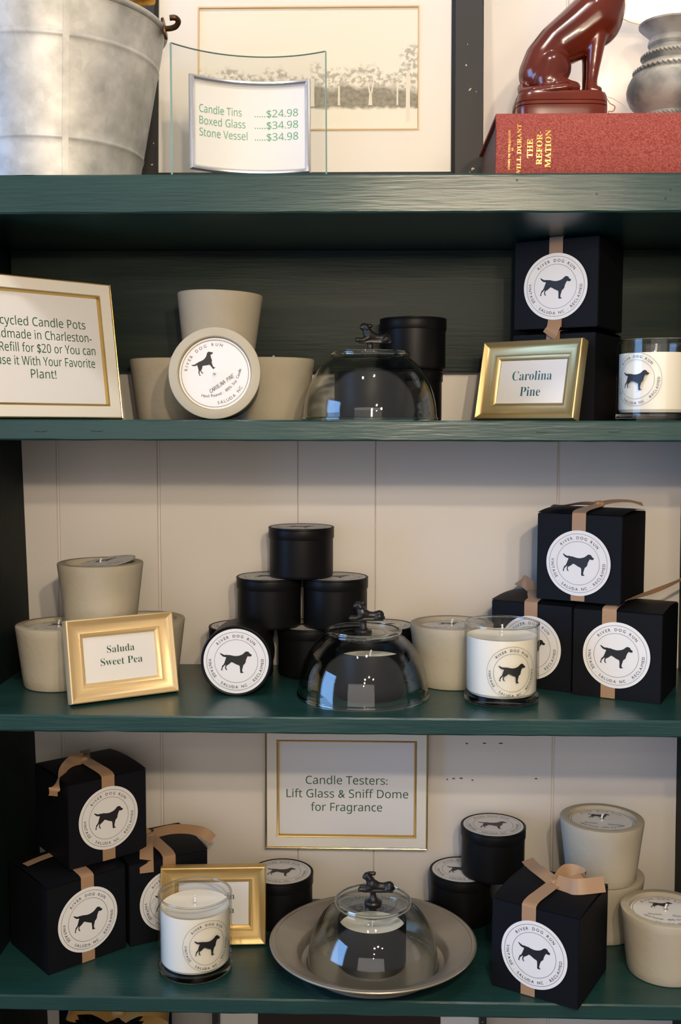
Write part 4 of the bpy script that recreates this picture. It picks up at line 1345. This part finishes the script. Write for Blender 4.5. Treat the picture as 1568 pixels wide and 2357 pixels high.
# ------------------------------------------------------------------ top shelf: turned table lamp
def table_lamp():
    t = thing('table_lamp', 'weathered grey turned table lamp with a lit white shade, standing on the red book', 'lamp', (0.3535, 0.1480, Z1 + ZB + 0.0004))
    prof = [(0, 0), (0.032, 0), (0.033, 0.003), (0.0295, 0.006), (0.028, 0.012), (0.0278, 0.019), (0.0322, 0.025), (0.0335, 0.028), (0.0328, 0.031), (0.039, 0.037), (0.0455, 0.045), (0.0488, 0.053), (0.0495, 0.06), (0.048, 0.067), (0.0445, 0.074), (0.0412, 0.0785), (0.042, 0.081), (0.0405, 0.0835), (0.035, 0.0875), (0.031, 0.0915), (0.0325, 0.095), (0.0332, 0.098), (0.0318, 0.1005), (0.029, 0.103), (0.0245, 0.1055), (0.024, 0.108), (0.0262, 0.112), (0.0258, 0.116), (0.024, 0.119), (0.0262, 0.123), (0.033, 0.129), (0.0368, 0.133), (0.0372, 0.135), (0.035, 0.137), (0.032, 0.143), (0.03, 0.1445), (0, 0.1445)]
    b = obj('turned_base', setmat(lathe('turned_base', prof, 96, R(30)), GREYWOOD), None, t)
    for z, r_ in ((0.0810, 0.0415), (0.0980, 0.0328), (0.0280, 0.0330)):
        bm = bmesh.new()
        n = 44
        for q in range(n):
            a = 2 * PI * q / n
            M_ = Matrix.Translation((r_ * math.cos(a), r_ * math.sin(a), z)) @ Matrix.Rotation(a, 4, 'Z') @ Matrix.Rotation(R(50), 4, 'X') @ Matrix.Diagonal((0.0016, 0.0012, 0.0034, 1))
            bmesh.ops.create_icosphere(bm, subdivisions=2, radius=1.0, matrix=M_)
        obj('rope_ring', finish(bm, 'rope_ring', R(60)), GREYWOOD, b)
    obj('candle_sleeve', setmat(lathe('candle_sleeve', [(0, 0.1440), (0.0105, 0.1440), (0.0105, 0.2040), (0.0085, 0.2050), (0, 0.2050)], 40), mat('textured_paper_sleeve', (0.72, 0.66, 0.60), 0.7, var=(160, (0.45, 0.38, 0.33), 0.60, 0.66))), None, t)
    s = obj('lamp_shade', setmat(lathe('lamp_shade', [(0.0600, 0.1565), (0.0608, 0.1565), (0.0545, 0.2500), (0.0537, 0.2500)], 96, R(30), closed=True), SHADE), None, t)
    obj('shade_trim', setmat(lathe('shade_trim', [(0.0598, 0.1560), (0.0612, 0.1560), (0.0611, 0.1582), (0.0597, 0.1582)], 96, R(30), closed=True), mat('tan_shade_trim', (0.55, 0.36, 0.20), 0.7)), None, s)
    obj('bulb', setmat(lathe('bulb', [(0, 0.2052), (0.006, 0.2052), (0.0075, 0.211), (0.0115, 0.219), (0.0120, 0.227), (0.0090, 0.235), (0, 0.2375)], 32), mat('lit_bulb', (1, 0.9, 0.75), 0.4, emit=((1, 0.85, 0.65), 8.0))), None, t)
    L = lamp('table_lamp_glow', 'POINT', (0.3535, 0.1480 - 0.028, Z1 + ZB + 0.215), 1.6, (1.0, 0.82, 0.62), 0.012)
table_lamp()

# ------------------------------------------------------------------ below the lower shelf
def tall_box():
    t = thing('tall_gift_box', 'tall black box with a gold bow just under the lower shelf at the left', 'box', (-0.3120, 0.1180, Z5), R(43))
    h, H = 0.0520, 0.2400
    bm = bmesh.new()
    add_box(bm, -h, h, -h, h, 0, H)
    bmesh.ops.recalc_face_normals(bm, faces=bm.faces[:])
    bmesh.ops.bevel(bm, geom=bm.edges[:], offset=0.004, segments=2, affect='EDGES')
    obj('carton', finish(bm, 'carton', R(40)), BOX, t)
    gold = mat('gold_satin_ribbon', (0.40, 0.22, 0.05), 0.35, sheen=0.3)
    for s in (-1, 1):
        q = lambda d, e: (-0.012 + s * d * 0.707 + e * 0.707, -0.030 - s * d * 0.707 + e * 0.707)
        obj('bow_loop', strip('bow_loop', [(*q(0.002, 0), H + 0.004), (*q(0.028, -0.004), H + 0.020), (*q(0.054, -0.002), H + 0.018), (*q(0.060, 0.004), H + 0.006), (*q(0.030, 0.006), H + 0.002), (*q(0.002, 0), H + 0.004)], [(0.5, 0.5, 0.75)] * 6, 0.028, 0.0005), gold, t)
    obj('bow_knot', blob('bow_knot', [[(-0.014, -0.029, H + 0.007, 0.007), (-0.010, -0.033, H + 0.007, 0.007)]], 0.0012, 4), gold, t)
tall_box()
def low_picture():
    t = thing('framed_dark_picture', 'black framed dark picture with a white mat, just showing under the lower shelf', 'picture', (-0.0215, 0.2130, Z5 + 0.0005))
    t.rotation_euler = (-R(4), 0, 0)
    w_, h_ = 0.3680, 0.2750
    obj('moulding', setmat(moulding('moulding', w_, h_, [(0, -0.008), (0, 0.008), (0.009, 0.009), (0.0100, 0.0)]), BLKWOOD), None, t)
    bm = bmesh.new()
    add_box(bm, -w_ / 2 + 0.009, w_ / 2 - 0.009, -0.0005, 0.0010, 0.009, h_ - 0.009)
    m_ = obj('mat_board', finish(bm, 'mat_board'), MATB, t)
    bm = bmesh.new()
    add_box(bm, -0.1230, 0.1230, -0.0012, -0.0006, 0.060, h_ - 0.0092)
    obj('dark_print', finish(bm, 'dark_print'), DARKART, m_)
    bm = bmesh.new()
    add_box(bm, -w_ / 2 + 0.002, w_ / 2 - 0.002, 0.003, 0.007, 0.002, h_ - 0.002)
    obj('backing_board', finish(bm, 'backing_board'), BLACKBACK, t)
low_picture()
